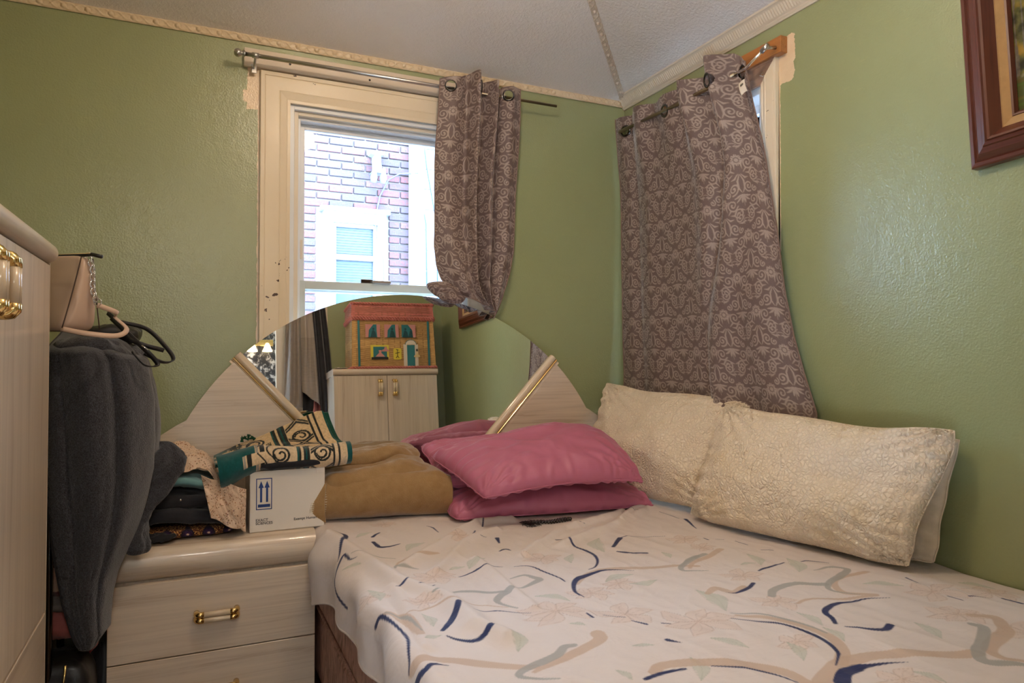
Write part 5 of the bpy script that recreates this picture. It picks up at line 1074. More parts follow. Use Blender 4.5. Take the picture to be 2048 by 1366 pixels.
def slump(s_, lo=.0): # soft sag of a leaning sham: belly low, top edge dips between the corners
    def f(P, u, v):
        top = sm(.2, 1, v); x = P[..., 0] - .030 * np.exp(-((v + .35) / .45) ** 2) * (1 - .5 * u ** 2); z = P[..., 2] - .022 * top * np.cos(u * 1.3 + .2) * (1 - u ** 2) * 1.2 + .006 * top * np.sin(u * 5 + s_)
        z = z + .020 * sm(-.6, -1, v) * (1 - sm(.0, .5, np.abs(u))) * 0; return np.stack([x, P[..., 1] + .008 * np.sin(v * 3 + s_) * (np.abs(u) > .0) * u, np.maximum(z, .630)], -1)
    return f
q1 = pillow('quilted_sham', [(-.36, -.16, .645), (-.215, -.930, .645), (-.040, -.940, 1.065), (-.160, -.085, 1.100)], .075, .030, M['quilt'], 21, up=(-1, 0, .3), wr=.018, pinch=.02, pw=.55, edge_ridges=er(.80), quilt=1, bend=slump(1))
tag(q1, 'cream quilted sham in the corner, partly behind the pink pillows', 'cushion', g)
q2 = pillow('quilted_sham', [(-.315, -.870, .640), (-.175, -1.630, .640), (-.062, -1.690, 1.020), (-.155, -.885, 1.052)], .080, .040, M['quilt'], 28, up=(-1, 0, .3), wr=.018, pinch=.022, pw=.45, edge_ridges=er(.80), quilt=1, bend=slump(2.5))
tag(q2, 'large cream quilted sham nearest the framed painting, with yellow stains', 'cushion', g)
bk2 = pillow('sham_backing', [(-.17, -1.05, .642), (-.085, -1.640, .636), (-.035, -1.685, 1.000), (-.05, -1.05, 1.01)], .034, .012, M['quilt_back'], 9, up=(-1, -.2, 0), parent=q2, wr=.010, n=60, k=80, pw=.5)
bk2['label'] = 'plain cream cotton backing'

# ------------------------------------------------------------------ prayer beads
bd = empty('prayer_beads', (-.80, -.70, .63)); tag(bd, 'black prayer beads with a tassel lying on the sheet before the pink pillows', 'beads')
JET = plain('jet_bead', (.012, .010, .012), .12, spec=.8)
def sheet_z(x, y_):
    i = int(np.clip((y_ - (BYH + .05)) / (BYF - .02 - BYH - .05) * (ny - 1), 0, ny - 1)); j = int(np.argmin(np.abs(sheet_P[i, :, 0] - x))); return float(sheet_P[max(i - 2, 0):i + 3, max(j - 2, 0):j + 3, 2].max()) + .0012
bm = bmesh.new(); bmesh.ops.create_uvsphere(bm, u_segments=14, v_segments=10, radius=.0058); mb = bpy.data.meshes.new('bead'); bm.to_mesh(mb); bm.free(); mb.materials.append(JET); mb.polygons.foreach_set('use_smooth', [True] * len(mb.polygons))
path = [(-.885, -.672), (-.868, -.690), (-.840, -.706), (-.805, -.716), (-.770, -.716), (-.740, -.714), (-.712, -.712), (-.704, -.700), (-.716, -.694), (-.745, -.698), (-.775, -.701), (-.805, -.700), (-.835, -.690), (-.862, -.676), (-.882, -.662)]
pp = np.array(path); dd_ = np.concatenate([[0], np.cumsum(np.hypot(*np.diff(pp, axis=0).T))])
for i, t in enumerate(np.arange(.03, dd_[-1] - .03, .0112)):
    x, y_ = np.interp(t, dd_, pp[:, 0]), np.interp(t, dd_, pp[:, 1]); o_ = bpy.data.objects.new('bead', mb); COL.objects.link(o_); o_.parent = bd; o_.location = (x + .80, y_ + .70, sheet_z(x, y_) - .63 + .0055)
tube('cord', [(x + .80, y_ + .70, sheet_z(x, y_) - .63 + .005) for x, y_ in path], .0014, M['black_leather'], bd, closed=False, seg=6)
bm = bmesh.new(); ms = []
V_, F_ = [], []
for i in range(70):
    a = math.radians(rnd.uniform(-85, 20)); L__ = rnd.uniform(.03, .085); x, y_ = -.893 + .80, -.668 + .70; pts = []
    for t in np.linspace(0, 1, 6): pts.append((x + L__ * t * math.cos(a) + .012 * math.sin(t * 4 + i) * t, y_ - .02 * t + L__ * t * math.sin(a) * .8, sheet_z(x - .80 + L__ * t * math.cos(a), y_ - .70 + L__ * t * math.sin(a) * .8) - .63 + .002 + .004 * (1 - t) + .008 * math.sin(t * 3) * rnd.random()))
    me = tube_mesh('x', pts, .0008, seg=4); a_ = np.zeros(len(me.vertices) * 3, np.float32); me.vertices.foreach_get('co', a_); off = sum(len(q) for q in V_); V_.append(a_.reshape(-1, 3)); F_ += [[q + off for q in p.vertices] for p in me.polygons]; bpy.data.meshes.remove(me)
tag(link('tassel', mkmesh('tassel', np.concatenate(V_), F_), JET, bd), kind='stuff')
# ------------------------------------------------------------------ tan fleece blanket, folded
TANM = fabric('tan_fleece', srgb(164, 130, 86), srgb(148, 114, 72), rough=.8, sheen=.6, weave=260, bstr=.9, dist=.0018)
TAN2 = fabric('white_stitching', srgb(224, 212, 190))
bl = empty('folded_blanket', (-1.3, -.3, .63)); tag(bl, 'tan fleece blanket with white edge stitching, folded between carton and pink pillows', 'blanket')
def fold(name, ctr, half, m, parent, seed, ex=.35, deform=None, n=70, k=120, noise=.006, ax='x'):
    # a folded layer: rounded slab with soft waves
    a = np.linspace(-np.pi / 2, np.pi / 2, n)[:, None]; b = np.linspace(-np.pi, np.pi, k, endpoint=False)[None]
    pw = lambda t, e: np.sign(t) * np.abs(t) ** e
    x = half[0] * pw(np.cos(a), ex) * pw(np.cos(b), ex); y = half[1] * pw(np.cos(a), ex) * pw(np.sin(b), ex); z = half[2] * pw(np.sin(a), .8) + 0 * b
    d = noise * fbm(x / half[0] * 2.2 + seed, y / half[1] * 1.6 + z * 8, seed, 3)
    z = z + d * 1.6; x = x + d * .8; y = y + noise * fbm(x * 9, z * 22 + seed, seed + 2, 3) * 1.2
    P = np.stack([x, y, z], -1)
    if deform: P = deform(P, x / half[0], y / half[1], z / half[2])
    P = P + np.array(ctr); o_ = grid(name, P, m, None, wrap=True, flip=True)
    if parent: o_.parent = parent; o_.matrix_parent_inverse = Matrix.Translation(-Vector(parent.location))
    return o_
# open spiral profile swept along x: front panel rolls over a lower layer
def sweep(name, prof_fn, x0, x1, m, parent, thick=.010, n=110, k=150, xfn=None, flip=False):
    s = np.linspace(0, 1, k)[None]; t = np.linspace(0, 1, n)[:, None]; y_, z_ = prof_fn(t, s)
    x = x0 + (x1 - x0) * t + 0 * s
    if xfn: x = xfn(x, t, s)
    o_ = grid(name, np.stack([x, y_, z_], -1), m, None, thick=thick, flip=flip)
    if parent: o_.parent = parent; o_.matrix_parent_inverse = Matrix.Translation(-Vector(parent.location))
    return o_
def bl_front(t, s):
    H = .150 + .012 * np.sin(t * 3.0) + .010 * t - .02 * sm(.9, 1, t); yf = -.40 - .085 * t
    ang = (s * 1.25 - .12) * np.pi; r = H / 2
    y_ = yf + .075 - (.075 + .012 * np.sin(t * 5)) * np.sin(np.clip(ang, 0, np.pi)) + np.where(s > .75, (s - .75) * .95, 0) + np.where(s < .1, (.1 - s) * 1.6, 0)
    z_ = .636 + r - r * np.cos(np.clip(ang, 0, np.pi)) + .006 * fbm(t * 4, s * 5, 101, 3) + np.where(s > .75, -(s - .75) * .05, 0)
    return y_ + .004 * fbm(t * 6 + 3, s * 3, 102, 3), z_
def endround(x, t, s): return x
sweep('front_fold', bl_front, -1.520, -1.070, TANM, bl, .012)
fold('right_end', (-1.125, -.350, .712), (.068, .110, .070), TANM, bl, 104, .55, noise=.008)
fold('middle_fold', (-1.32, -.30, .765), (.21, .12, .052), TANM, bl, 105, .5, noise=.010, deform=lambda P, u, v, w_: P + np.stack([0 * u, 0 * u, .012 * u + .016 * np.exp(-((u - .45) / .35) ** 2) + .006 * np.sin(v * 6)], -1))
fold('upper_fold', (-1.33, -.20, .825), (.215, .10, .030), TANM, bl, 106, .5, noise=.012, deform=lambda P, u, v, w_: P + np.stack([.02 * v, 0 * u, .012 * np.exp(-((u - .5) / .4) ** 2) - .022 * sm(-.2, -1, u)], -1))
def flap(t, s): 
    return -.392 - .010 * np.sin(s * 3) - .012 * t, .638 + (.115 + .018 * t) * s - .014 * (1 - t) * s + .003 * fbm(t * 3, s * 3, 107, 2)
sweep('corner_flap', flap, -1.572, -1.515, TANM, bl, .010, n=30, k=60, xfn=lambda x, t, s: x + .020 * s * (1 - t) - .006 * np.sin(s * 3.1))
for (X0, yy_) in ((-1.515, None), (-1.574, None)):
    for i in range(22 if X0 > -1.55 else 16):
        s = i / 22
        if X0 > -1.55:
            y_, z_ = bl_front(np.array(0.0), np.array(.10 + .62 * s)); pts = [(X0 - .006, float(y_) - .0065, float(z_)), (X0 + .014, float(y_) - .0075, float(z_) + .001)]
        else:
            y_, z_ = flap(np.array(0.), np.array(i / 16)); xx_ = -1.572 + .020 * i / 16 - .006 * math.sin(i / 16 * 3.1); pts = [(xx_ - .003, float(y_) - .006, float(z_)), (xx_ + .011, float(y_) - .007, float(z_) + .001)]
        tube('stitch', rel(pts, (-1.3, -.3, .63)), .0017, TAN2, bl, seg=5)

# ------------------------------------------------------------------ carton
ca = empty('carton', (-1.64, -.30, .626)); tag(ca, 'white cardboard carton with blue this-way-up arrows, on the nightstand', 'box'); ao = np.array((-1.64, -.30, .626))
XA, XB, YA, YB, ZA, ZB = -1.766 + 1.64, -1.520 + 1.64, -.408 + .30, -.19 + .30, 0, .204
boxo('carton_body', (XA, XB, YA, YB, ZA, ZB - .002), M['white_card'], ca, .003)
boxo('lid_flap', (XA + .001, XB - .001, YA + .001, (YA + YB) / 2 - .001, ZB - .0035, ZB), M['white_card'], ca, .001, 1); boxo('lid_flap', (XA + .001, XB - .001, (YA + YB) / 2 + .001, YB - .001, ZB - .0035, ZB), M['white_card'], ca, .001, 1)
boxo('front_tuck', (XB - .030, XB - .001, YA - .0012, YA + .001, ZB - .018, ZB - .0005), M['white_card'], ca, .0005, 1)
yf = YA - .0004
def ink(nm, pts, m=M['navy_ink'], q=0): return prism(nm, pts, 1, yf - q - .0003, yf + .0003, m, ca)
fx0, fx1, fz0, fz1 = XA + .020, XA + .071, .075, .180
for b in ((fx0, fx1, fz1 - .0028, fz1), (fx0, fx1, fz0, fz0 + .0028), (fx0, fx0 + .0028, fz0, fz1), (fx1 - .0028, fx1, fz0, fz1)): ink('arrow_frame', [(b[0], b[2]), (b[1], b[2]), (b[1], b[3]), (b[0], b[3])])
for cxx in (fx0 + .016, fx0 + .035):
    ink('up_arrow', [(cxx - .0034, .100), (cxx + .0034, .100), (cxx + .0034, .148), (cxx + .0085, .148), (cxx, .171), (cxx - .0085, .148), (cxx - .0034, .148)])
ink('arrow_base', [(fx0 + .006, .083), (fx1 - .006, .083), (fx1 - .006, .093), (fx0 + .006, .093)])
def text(nm, s_, loc, size, m, parent, rot=(math.pi / 2, 0, 0), ext=.0003, sx=1, al='LEFT'):
    c = bpy.data.curves.new(nm, 'FONT'); c.body = s_; c.size = size; c.extrude = ext; c.align_x = al; c.space_line = .85; c.materials.append(m); c.offset = size * .012
    o_ = bpy.data.objects.new(nm, c); COL.objects.link(o_); dg = bpy.context.evaluated_depsgraph_get(); me = bpy.data.meshes.new_from_object(o_.evaluated_get(dg)); bpy.data.objects.remove(o_)
    return link(nm, me, None, parent, loc, rot)
text('printed_words', 'EXACT\nSCIENCES', (XA + .019, yf, .036), .0125, M['dark_ink'], ca)
text('printed_words', 'Exempt Human', (XB - .104, yf, .030), .0122, M['dark_ink'], ca, rot=(math.pi / 2, 0, 0))
# dark folded garment between the carton and the towel
DKF = fabric('near_black_cotton', (.018, .018, .022), (.010, .010, .013), sheen=.2)
gd = fold('folded_trousers', (-1.64, -.315, .850), (.125, .115, .020), DKF, None, 111, .4, noise=.004); tag(gd, 'dark folded garment lying on the white carton under the patterned towel', 'clothes')

# ------------------------------------------------------------------ patterned towel
def towel_color(a, b):
    # a along 0..1 (left to right), b across in metres
    cream, dk, gr, wt = np.array(srgb(206, 176, 132)), np.array(srgb(34, 36, 32)), np.array(srgb(14, 74, 68)), np.array(srgb(206, 206, 204))
    c = np.ones(a.shape + (3,)) * cream
    def put(mk, col): c[mk] = col
    for x0, w_ in ((.60, .012), (.635, .010), (.665, .012), (.86, .010), (.90, .010)): put(np.abs(a - x0) < w_ * .8, dk)
    put(np.abs(a - .585) < .006, gr); put(np.abs(a - .648) < .006, gr)
    put(a > .965, gr)
    def ring(cx, cy, r, w_, m_=None): d = np.hypot((a - cx) * .45, b - cy); k = (np.abs(d - r) < w_); put(k if m_ is None else k & m_, dk)
    for cx, cy in ((.77, .040), (.77, .16), (.77, .28), (.46, .045), (.46, .19)):
        ring(cx, cy, .026, .0036); an = np.arctan2(b - cy, (a - cx) * .45); d = np.hypot((a - cx) * .45, b - cy); put((np.abs(d - .004 - .0028 * (an + np.pi)) < .0034) & (d < .022), dk)
    for q in range(3): put(np.abs((b - .10) - .35 * np.abs(a - .77) * (1 if q else .6) - .030 * q) < .0035, dk) if False else None
    hx_ = np.abs(a - .77) * .45 * .8 + np.abs((b % .12) - .06); put((np.abs(hx_ - .052) < .0048) & (a > .68) & (a < .85), dk); put((np.abs(hx_ - .064) < .0042) & (a > .68) & (a < .85), dk)
    put((np.abs(np.sin(a * 40 + np.sin(b * 60) * 1.5)) < .28) & (a > .28) & (a < .42), dk)
    wob = .22 + .05 * np.sign(np.sin(b * 90)) ; put(a < wob, gr); put((np.abs(a - wob - .012) < .008), np.array(srgb(150, 140, 120))); put((np.abs(a - wob - .05) < .016), dk)
    lf = (fbm(a * 9, b * 14, 123, 3) > -.05) & (a > .24) & (a < .56) & (b > .10); put(lf & (vnoise(a * 160, b * 300, 124) > -.35), np.array(srgb(30, 44, 36)))
    n_ = fbm(a * 90, b * 200, 121, 2); return np.clip(c * (1 + .22 * n_)[..., None], 0, 1)
tw = empty('patterned_towel', (-1.65, -.30, .85)); tag(tw, 'green, black and cream scroll-patterned towel folded on top of the carton', 'towel')
def addt(name, fn, n, k, thick=.010, flip=False, col=None):
    a = np.linspace(0, 1, k)[None]; s = np.linspace(0, 1, n)[:, None]; a, s = a + 0 * s, s + 0 * a; P = fn(a, s)
    o_ = grid(name, P - np.array((-1.65, -.30, .85)), FAB_ATTR['terry'], tw, {'col': col(a, s)}, thick=thick, flip=flip); return P
def troll(a, s):      # front roll: comes over the fold and hangs in front, left end sags
    left = sm(.42, 0, a); X_ = -1.872 + (.432 + .012 * (s < 2)) * a + .02 * left * s
    yb = -.36; left = left * .8; ang = np.pi * (.02 + 1.05 * s); r = .034 + .016 * left
    zc = .872 - .004 * a - .048 * left ** 1.4 + .006 * np.sin(a * 7)
    Y_ = -.375 - .030 * left - (r + .012) * np.sin(ang) + .004 * fbm(a * 8, s * 3, 131, 3)
    Z_ = zc + r * np.cos(ang) * (1.05) + .004 * fbm(a * 7 + 4, s * 3, 132, 3) + .012 * sm(.3, .55, a) * (1 - s) * 0
    return np.stack([X_, Y_, Z_], -1)
addt('front_roll', troll, 70, 260, .009, True, lambda a, s: np.where((a < .985)[..., None], towel_color(a, s * .13 + .0), np.array(srgb(14, 74, 68))) * np.array([1.08, 1.16, 1.36]))  # blue-white factor puts the daylight on the roll into its colour
def tback(a, s):      # rear flap: rises from the fold to a slanting top edge
    X_ = -1.872 + .425 * a - .055 * s * a - .0 * s
    top = .862 + .152 * np.clip(a / .93, 0, 1) ; zb = .872 - .02 * sm(.3, 0, a)
    Y_ = -.378 + .120 * s + .03 * s * (1 - a) + .006 * fbm(a * 6, s * 4, 133, 3)
    Z_ = zb * (1 - s) + top * s - .014 * np.sin(s * np.pi) * (.4 + a) + .006 * fbm(a * 5, s * 3, 134, 3) + .010 * np.exp(-((s - .25) / .12) ** 2) * sm(.2, .5, a)
    return np.stack([X_, Y_, Z_], -1)
addt('rear_flap', tback, 90, 260, .009, False, lambda a, s: towel_color(.18 + .80 * a, s * .22 + .02))
def tback2(a, s): 
    P = tback(a, s); P[..., 1] += .016; P[..., 0] += .020 * sm(.6, 1, a); P[..., 2] -= .006; return P
addt('under_layer', tback2, 50, 140, .008, False, lambda a, s: np.ones(a.shape + (3,)) * np.array(srgb(16, 66, 50)))
fold('tucked_layers', (-1.64, -.26, .875), (.17, .085, .022), fabric('dark_green_terry', srgb(18, 60, 52), weave=500, bstr=.8, dist=.0015), tw, 136, .5, noise=.006)
bm = bmesh.new()
for q in range(6):
    M_ = Matrix.Translation((-1.765 + .007 * (q - 2.5), .045, .075 + .004 * (q % 2))) @ Matrix.Rotation(q * 1.1, 4, 'Y'); bmesh.ops.create_cone(bm, cap_ends=True, radius1=.007, radius2=.001, depth=.022, segments=6, matrix=M_)
for v_ in bm.verts: v_.co += Vector((1.65, 0, 0))
bmobj('pompom_leaf', bm, fabric('green_wool', srgb(24, 70, 46)), tw)

# ------------------------------------------------------------------ folded clothes on the nightstand
def floralcloth():
    m, nt, b = mat('small_floral_blouse'); k = NT(nt); c = k.coord()
    vo = k.n('ShaderNodeTexVoronoi', Vector=c, Scale=170.); d = vo.outputs['Distance']; cc = vo.outputs['Color']
    pk = k.math('LESS_THAN', d, k.math('ADD', .22, k.math('MULTIPLY', k.noise(c, 260, 2), .32)))
    sel = k.math('GREATER_THAN', k.noise(c, 60, 2), .48)
    colr = k.ramp(cc, [(0, srgb(132, 62, 60)), (.4, srgb(168, 108, 60)), (.7, srgb(110, 92, 60)), (1, srgb(120, 70, 92))])
    k.lk(k.mix(k.math('MULTIPLY', pk, k.math('MULTIPLY', sel, .85)), k.mix(k.noise(c, 12, 2), srgb(222, 194, 166), srgb(206, 176, 148)), colr), b.inputs['Base Color']); b.inputs['Roughness'].default_value = .8
    b.inputs['Sheen Weight'].default_value = .2; k.lk(k.bump(k.noise(c, 45, 3), .4, .004), b.inputs['Normal']); return m
FLO = floralcloth(); TEAL = fabric('dusty_teal_jersey', srgb(122, 166, 166), srgb(104, 150, 152), big=20); BLK = fabric('black_jersey', (.014, .013, .015), (.02, .019, .022), sheen=.15, big=18); BLK2 = fabric('charcoal_knit', (.030, .029, .034), (.02, .02, .024), sheen=.3, big=14)
bent = lambda dz_l, dz_r: (lambda P, u, v, w_: P + np.stack([0 * u, 0 * u, dz_r * sm(.2, 1, u) + dz_l * sm(-.2, -1, u)], -1))
c1 = fold('knitted_shawl', (-1.985, -.30, .645), (.175, .115, .016), None, None, 141, .3, noise=.005)
def shawlmat():
    m, nt, b = mat('orange_purple_crochet'); k = NT(nt); c = k.n('ShaderNodeMapping', Vector=k.coord(), Scale=(1, 1, 1.2)).outputs[0]; sp = k.n('ShaderNodeSeparateXYZ', Vector=c).outputs
    xx = k.math('SUBTRACT', k.math('FRACT', k.math('DIVIDE', sp[0], .062)), .5); zz_ = k.math('DIVIDE', k.math('SUBTRACT', sp[2], .772), .062)
    r = k.math('SQRT', k.math('ADD', k.math('MULTIPLY', xx, xx), k.math('MULTIPLY', zz_, zz_))); r = k.math('ADD', r, k.math('MULTIPLY', k.noise(c, 120, 2), .12))
    knit = k.ramp(k.n('ShaderNodeTexVoronoi', Vector=c, Scale=190.).outputs[0], [(.2, srgb(226, 168, 92)), (.55, srgb(90, 44, 26))])
    k.lk(k.mix(k.ramp(r, [(.36, 0), (.40, 1)], 'LINEAR'), k.ramp(r, [(.10, srgb(224, 190, 170)), (.15, srgb(60, 30, 76)), (.36, srgb(24, 14, 34))]), knit), b.inputs['Base Color']); b.inputs['Roughness'].default_value = .95
    k.lk(k.bump(k.n('ShaderNodeTexVoronoi', Vector=c, Scale=190.).outputs[0], 1, .004), b.inputs['Normal']); return m
c1.data.materials.clear(); c1.data.materials.append(shawlmat()); tag(c1, 'orange and purple crocheted shawl, lowest in the clothes pile on the nightstand', 'shawl')
c2 = fold('folded_jumper', (-1.975, -.285, .693), (.185, .135, .030), BLK2, None, 142, .45, noise=.012, deform=lambda P, u, v, w_: P + np.stack([.01 * v, -.02 * sm(.3, 1, u), -.024 * sm(.45, 1, u) * (w_ > -.5) + .010 * np.exp(-((u + .1) / .4) ** 2) - .018 * sm(-.4, -1, u)], -1)); tag(c2, 'charcoal jumper in the clothes pile, its sleeve drooping over the crochet', 'clothes')
c3 = fold('folded_trousers', (-2.005, -.28, .745), (.165, .13, .026), BLK, None, 143, .35, noise=.007); tag(c3, 'black trousers folded below the teal top in the clothes pile', 'clothes')
for i, (dx_, dz_) in enumerate(((.03, .010), (-.06, -.010), (-.085, .000))): lathe('metal_button', [(1e-5, .0018), (.0038, .001), (.004, 0)], M['chrome'], c3, 12, (-2.005 + dx_, -.412, .745 + dz_), (math.pi / 2, 0, 0))
c4 = fold('folded_blouse', (-2.00, -.28, .790), (.160, .125, .022), TEAL, None, 144, .5, noise=.008, deform=lambda P, u, v, w_: P + np.stack([0 * u, 0 * u, .022 * np.exp(-((u - .25) / .38) ** 2)], -1)); tag(c4, 'dusty teal top folded in the middle of the clothes pile', 'clothes')
def blouse(a, s):     # crumpled sheet heaped on the pile, spilling down to the right
    X_ = -2.15 + .36 * a + 0 * s; Y_ = -.405 + .27 * s + 0 * a
    Z_ = .828 + .026 * sm(.0, .25, a) + .028 * np.exp(-((a - .40) / .22) ** 2) * (.4 + s) - .012 * (1 - s) * np.exp(-((a - .30) / .3) ** 2)
    drop = sm(.64, 1.0, a); Z_ = Z_ - .205 * drop ** 1.1; X_ = X_ + .012 * drop; Y_ = Y_ - .012 * drop * (1 - s)
    Z_ = Z_ + .030 * np.abs(fbm(a * 6 + s * 2, s * 9, 151, 3)) + .018 * ridge(a * 3 + s, s * 6 - a * 2, 152, 2) * (1 - drop * .5); Y_ = Y_ + .012 * fbm(a * 8, s * 5, 153, 3)
    fr = sm(.12, 0, s); Z_ = Z_ - .030 * fr * (1 - .2 * np.sin(a * 20)); return np.stack([X_, Y_, np.maximum(Z_, .634)], -1)
a = np.linspace(0, 1, 190)[None]; s = np.linspace(0, 1, 130)[:, None]; a, s = a + 0 * s, s + 0 * a
fb = grid('floral_blouse', blouse(a, s), FLO, thick=.003); tag(fb, 'cream blouse with tiny rust flowers crumpled on top of the clothes pile', 'blouse')
def spill(a, s):      # pointed tail over the front of the pile
    X_ = -1.915 + .135 * a + .030 * (1 - a) * s; zt = .835 - .055 * a; zb = .700 - .050 * np.sin(a * 1.5) ; Y_ = -.438 - .016 * np.sin(s * 2.6 + a * 9) - .014 * s + .008 * fbm(a * 5, s * 5, 155, 3)
    return np.stack([X_, Y_, zt * (1 - s) + zb * s], -1)
a = np.linspace(0, 1, 80)[None]; s = np.linspace(0, 1, 80)[:, None]; a, s = a + 0 * s, s + 0 * a
grid('blouse_tail', spill(a, s), FLO, fb, thick=.003)
sc_ = fold('dark_scarf_end', (-2.06, -.415, .640), (.072, .035, .012), BLK, None, 158, .6, noise=.008); tag(sc_, 'black knitted scarf end lying at the front left of the nightstand top', 'scarf')

# ------------------------------------------------------------------ clothes stand carrying the fleece robe
FLE = fabric('charcoal_fleece', (.070, .071, .082), (.012, .011, .013), rough=.9, sheen=.4, weave=330, bstr=1., dist=.0025, mott=260)
rk = empty('clothes_stand', (-2.40, -.50, 0)); tag(rk, 'dark metal clothes stand hidden under the grey fleece robe', 'stand')
for y_ in (-.60, -.40): tube('post', [(.10, y_ + .50, 0), (.10, y_ + .50, 1.20)], .010, M['gunmetal'], rk)
tube('top_bar', [(-.15, 0, 1.20), (.24, 0, 1.20)], .012, M['gunmetal'], rk); tube('cross_bar', [(.10, -.10, 1.20), (.10, .10, 1.20)], .010, M['gunmetal'], rk)
rb_ = empty('fleece_robe', (-2.18, -.55, 1.26)); tag(rb_, 'charcoal fleece robe draped from the stand between cupboard and nightstand', 'robe'); ro = np.array((-2.18, -.55, 1.26))
rl, rr = DATA['robe_l'], DATA['robe_r']; n, k_ = 330, 200
v = np.linspace(0, 1, n)[:, None]; u = np.linspace(0, 1, k_)[None]; uu = u + 0 * v
zs = 1.30 - .895 * v; Lx = np.interp(zs, [t[2] for t in rl][::-1], [t[0] for t in rl][::-1]); Rx = np.interp(zs, [t[2] for t in rr][::-1], [t[0] for t in rr][::-1])
Rx = Rx + .022 * bell(zs, .74, .16); Xx = Lx * (1 - uu) + Rx * uu; Zz = zs + 0 * uu
rnd_ = np.sqrt(np.clip(1 - (2 * uu - 1) ** 2, 0, 1)); shoulder = sm(1.31, 1.12, Zz)
D = .055 * rnd_ + .03 * shoulder + .026 * bell(uu, .40 + .14 * v, .13) - .020 * bell(uu, .62 + .10 * v, .05) + .018 * bell(uu, .76 + .04 * v, .08) - .010 * bell(uu, .14 + .2 * v, .05)
wd_ = (Rx - Lx) / .26; D = .035 + (D - .035) * .75 * wd_ + .012 * fbm(uu * 2.5, v * 3, 161, 3) + .003 * fbm(uu * 14, v * 20, 162, 3)
Yy = -.60 - D + .30 * (1 - sm(1.31, 1.22, Zz)) * 1 + .08 * np.abs(2 * uu - 1) ** 3 * (uu > .5)
top_ = sm(1.20, 1.30, Zz); Zz = Zz - .020 * top_ * sm(.5, 1, uu) - .035 * sm(.7, 1, uu) * top_
P = np.stack([Xx, Yy, Zz], -1); grid('robe_front', P - ro, FLE, rb_, thick=.008, flip=True)
tube('overlock_hem', [P[i, 1] - ro + np.array((0, -.006, 0)) for i in range(0, n, 5)], .0045, BLK, rb_, seg=6); tube('overlock_hem', [P[n - 1, j] - ro for j in range(0, k_, 5)], .0045, BLK, rb_, seg=6)
for i in range(20, n - 6, 5):       # zigzag overlock stitches
    tube('zigzag_stitch', [P[i, 3] - ro + np.array((0, -.0075, 0)), P[i + 2, 8] - ro + np.array((0, -.0070, 0)), P[i + 4, 3] - ro + np.array((0, -.0075, 0))], .0011, BLK, rb_, seg=4) if i % 10 == 0 else None
def bulk(P, u_, v_, w_): return P + np.stack([.03 * np.exp(-((w_ - .3) / .5) ** 2) * (u_ > 0), 0 * u_, 0 * u_], -1)
def hangl(name, ctr, half, m, seed, lab=None, parent=None, **kw): return fold(name, ctr, half, m, parent, seed, **kw)
hangl('robe_shoulder', (-2.195, -.50, 1.235), (.115, .13, .035), FLE, 165, parent=rb_, ex=.6, noise=.012, deform=lambda P, u_, v_, w_: P + np.stack([0 * u_, 0 * u_, -.035 * sm(.2, 1, u_)], -1))
fold('robe_body', (-2.165, -.46, .95), (.115, .10, .30), FLE, rb_, 166, .5, noise=.016, deform=lambda P, u_, v_, w_: P + np.stack([-.02 * sm(0, -1, w_) + .016 * np.exp(-((w_ - .2) / .5) ** 2), 0 * u_, 0 * u_], -1))
# sleeve bunch resting on the nightstand
def sleeve(a, b):
    h = (1 - np.cos(a)) / 2 + 0 * b; r = .048 * np.sin(a) ** .5 * (1 + .22 * fbm(h * 9, b * .9 + 3, 172, 3) + .42 * np.exp(-((h - .18) / .16) ** 2)) * (1 + .16 * np.sin(b * 3 + h * 7) + .10 * fbm(h * 5 + 9, b, 171, 3))
    cx_ = -2.035 - .075 * sm(.15, .75, h) + .02 * sm(.8, 1, h); cyy = -.50 + .02 * np.sin(h * 5); z_ = .935 - .312 * h
    return np.stack([cx_ + r * np.cos(b) * 1.15, cyy + r * np.sin(b) * .8, z_ + .022 * np.cos(b) * sm(.5, 0, h)], -1)
def blob_to(name, fn, m, parent, n=110, k=110):
    a = np.linspace(0.001, np.pi - .001, n)[:, None]; b = np.linspace(0, 2 * np.pi, k, endpoint=False)[None]
    return grid(name, fn(a, b) - np.array(parent.location), m, parent, wrap=True)
blob_to('sleeve', sleeve, FLE, rb_)
# ------------------------------------------------------------------ handbag
hb_ = empty('handbag', (-2.272, -.70, 1.285)); tag(hb_, 'blush leather handbag with a chain strap on top of the fleece robe', 'handbag')
def bagsurf(a, b):
    h = (1 - np.cos(a)) / 2 + 0 * b; z_ = h * .200; e = .35
    pw = lambda t, q: np.sign(t) * np.abs(t) ** q
    w_ = (.105 - .018 * (1 - h)) * np.clip(np.sin(a) ** .22, 0, 1); d_ = (.052 - .034 * h) * np.clip(np.sin(a) ** .22, 0, 1)
    return np.stack([d_ * pw(np.cos(b), e) * (1.15 - .25 * h) + .006 * fbm(b, h * 3, 181, 2), w_ * pw(np.sin(b), e), z_], -1)
a = np.linspace(.02, np.pi - .02, 90)[:, None]; b = np.linspace(0, 2 * np.pi, 120, endpoint=False)[None]
P = bagsurf(a, b); RB = np.array(Matrix.Rotation(math.radians(52), 3, 'Z')); P = P @ RB.T; grid('bag_body', P, M['blush'], hb_, wrap=True, flip=True)
def bagpt(x, y_, z_): return tuple(np.array((x, y_, z_)) @ RB.T)
SEAM = plain('dark_seam', srgb(70, 50, 42), .6)
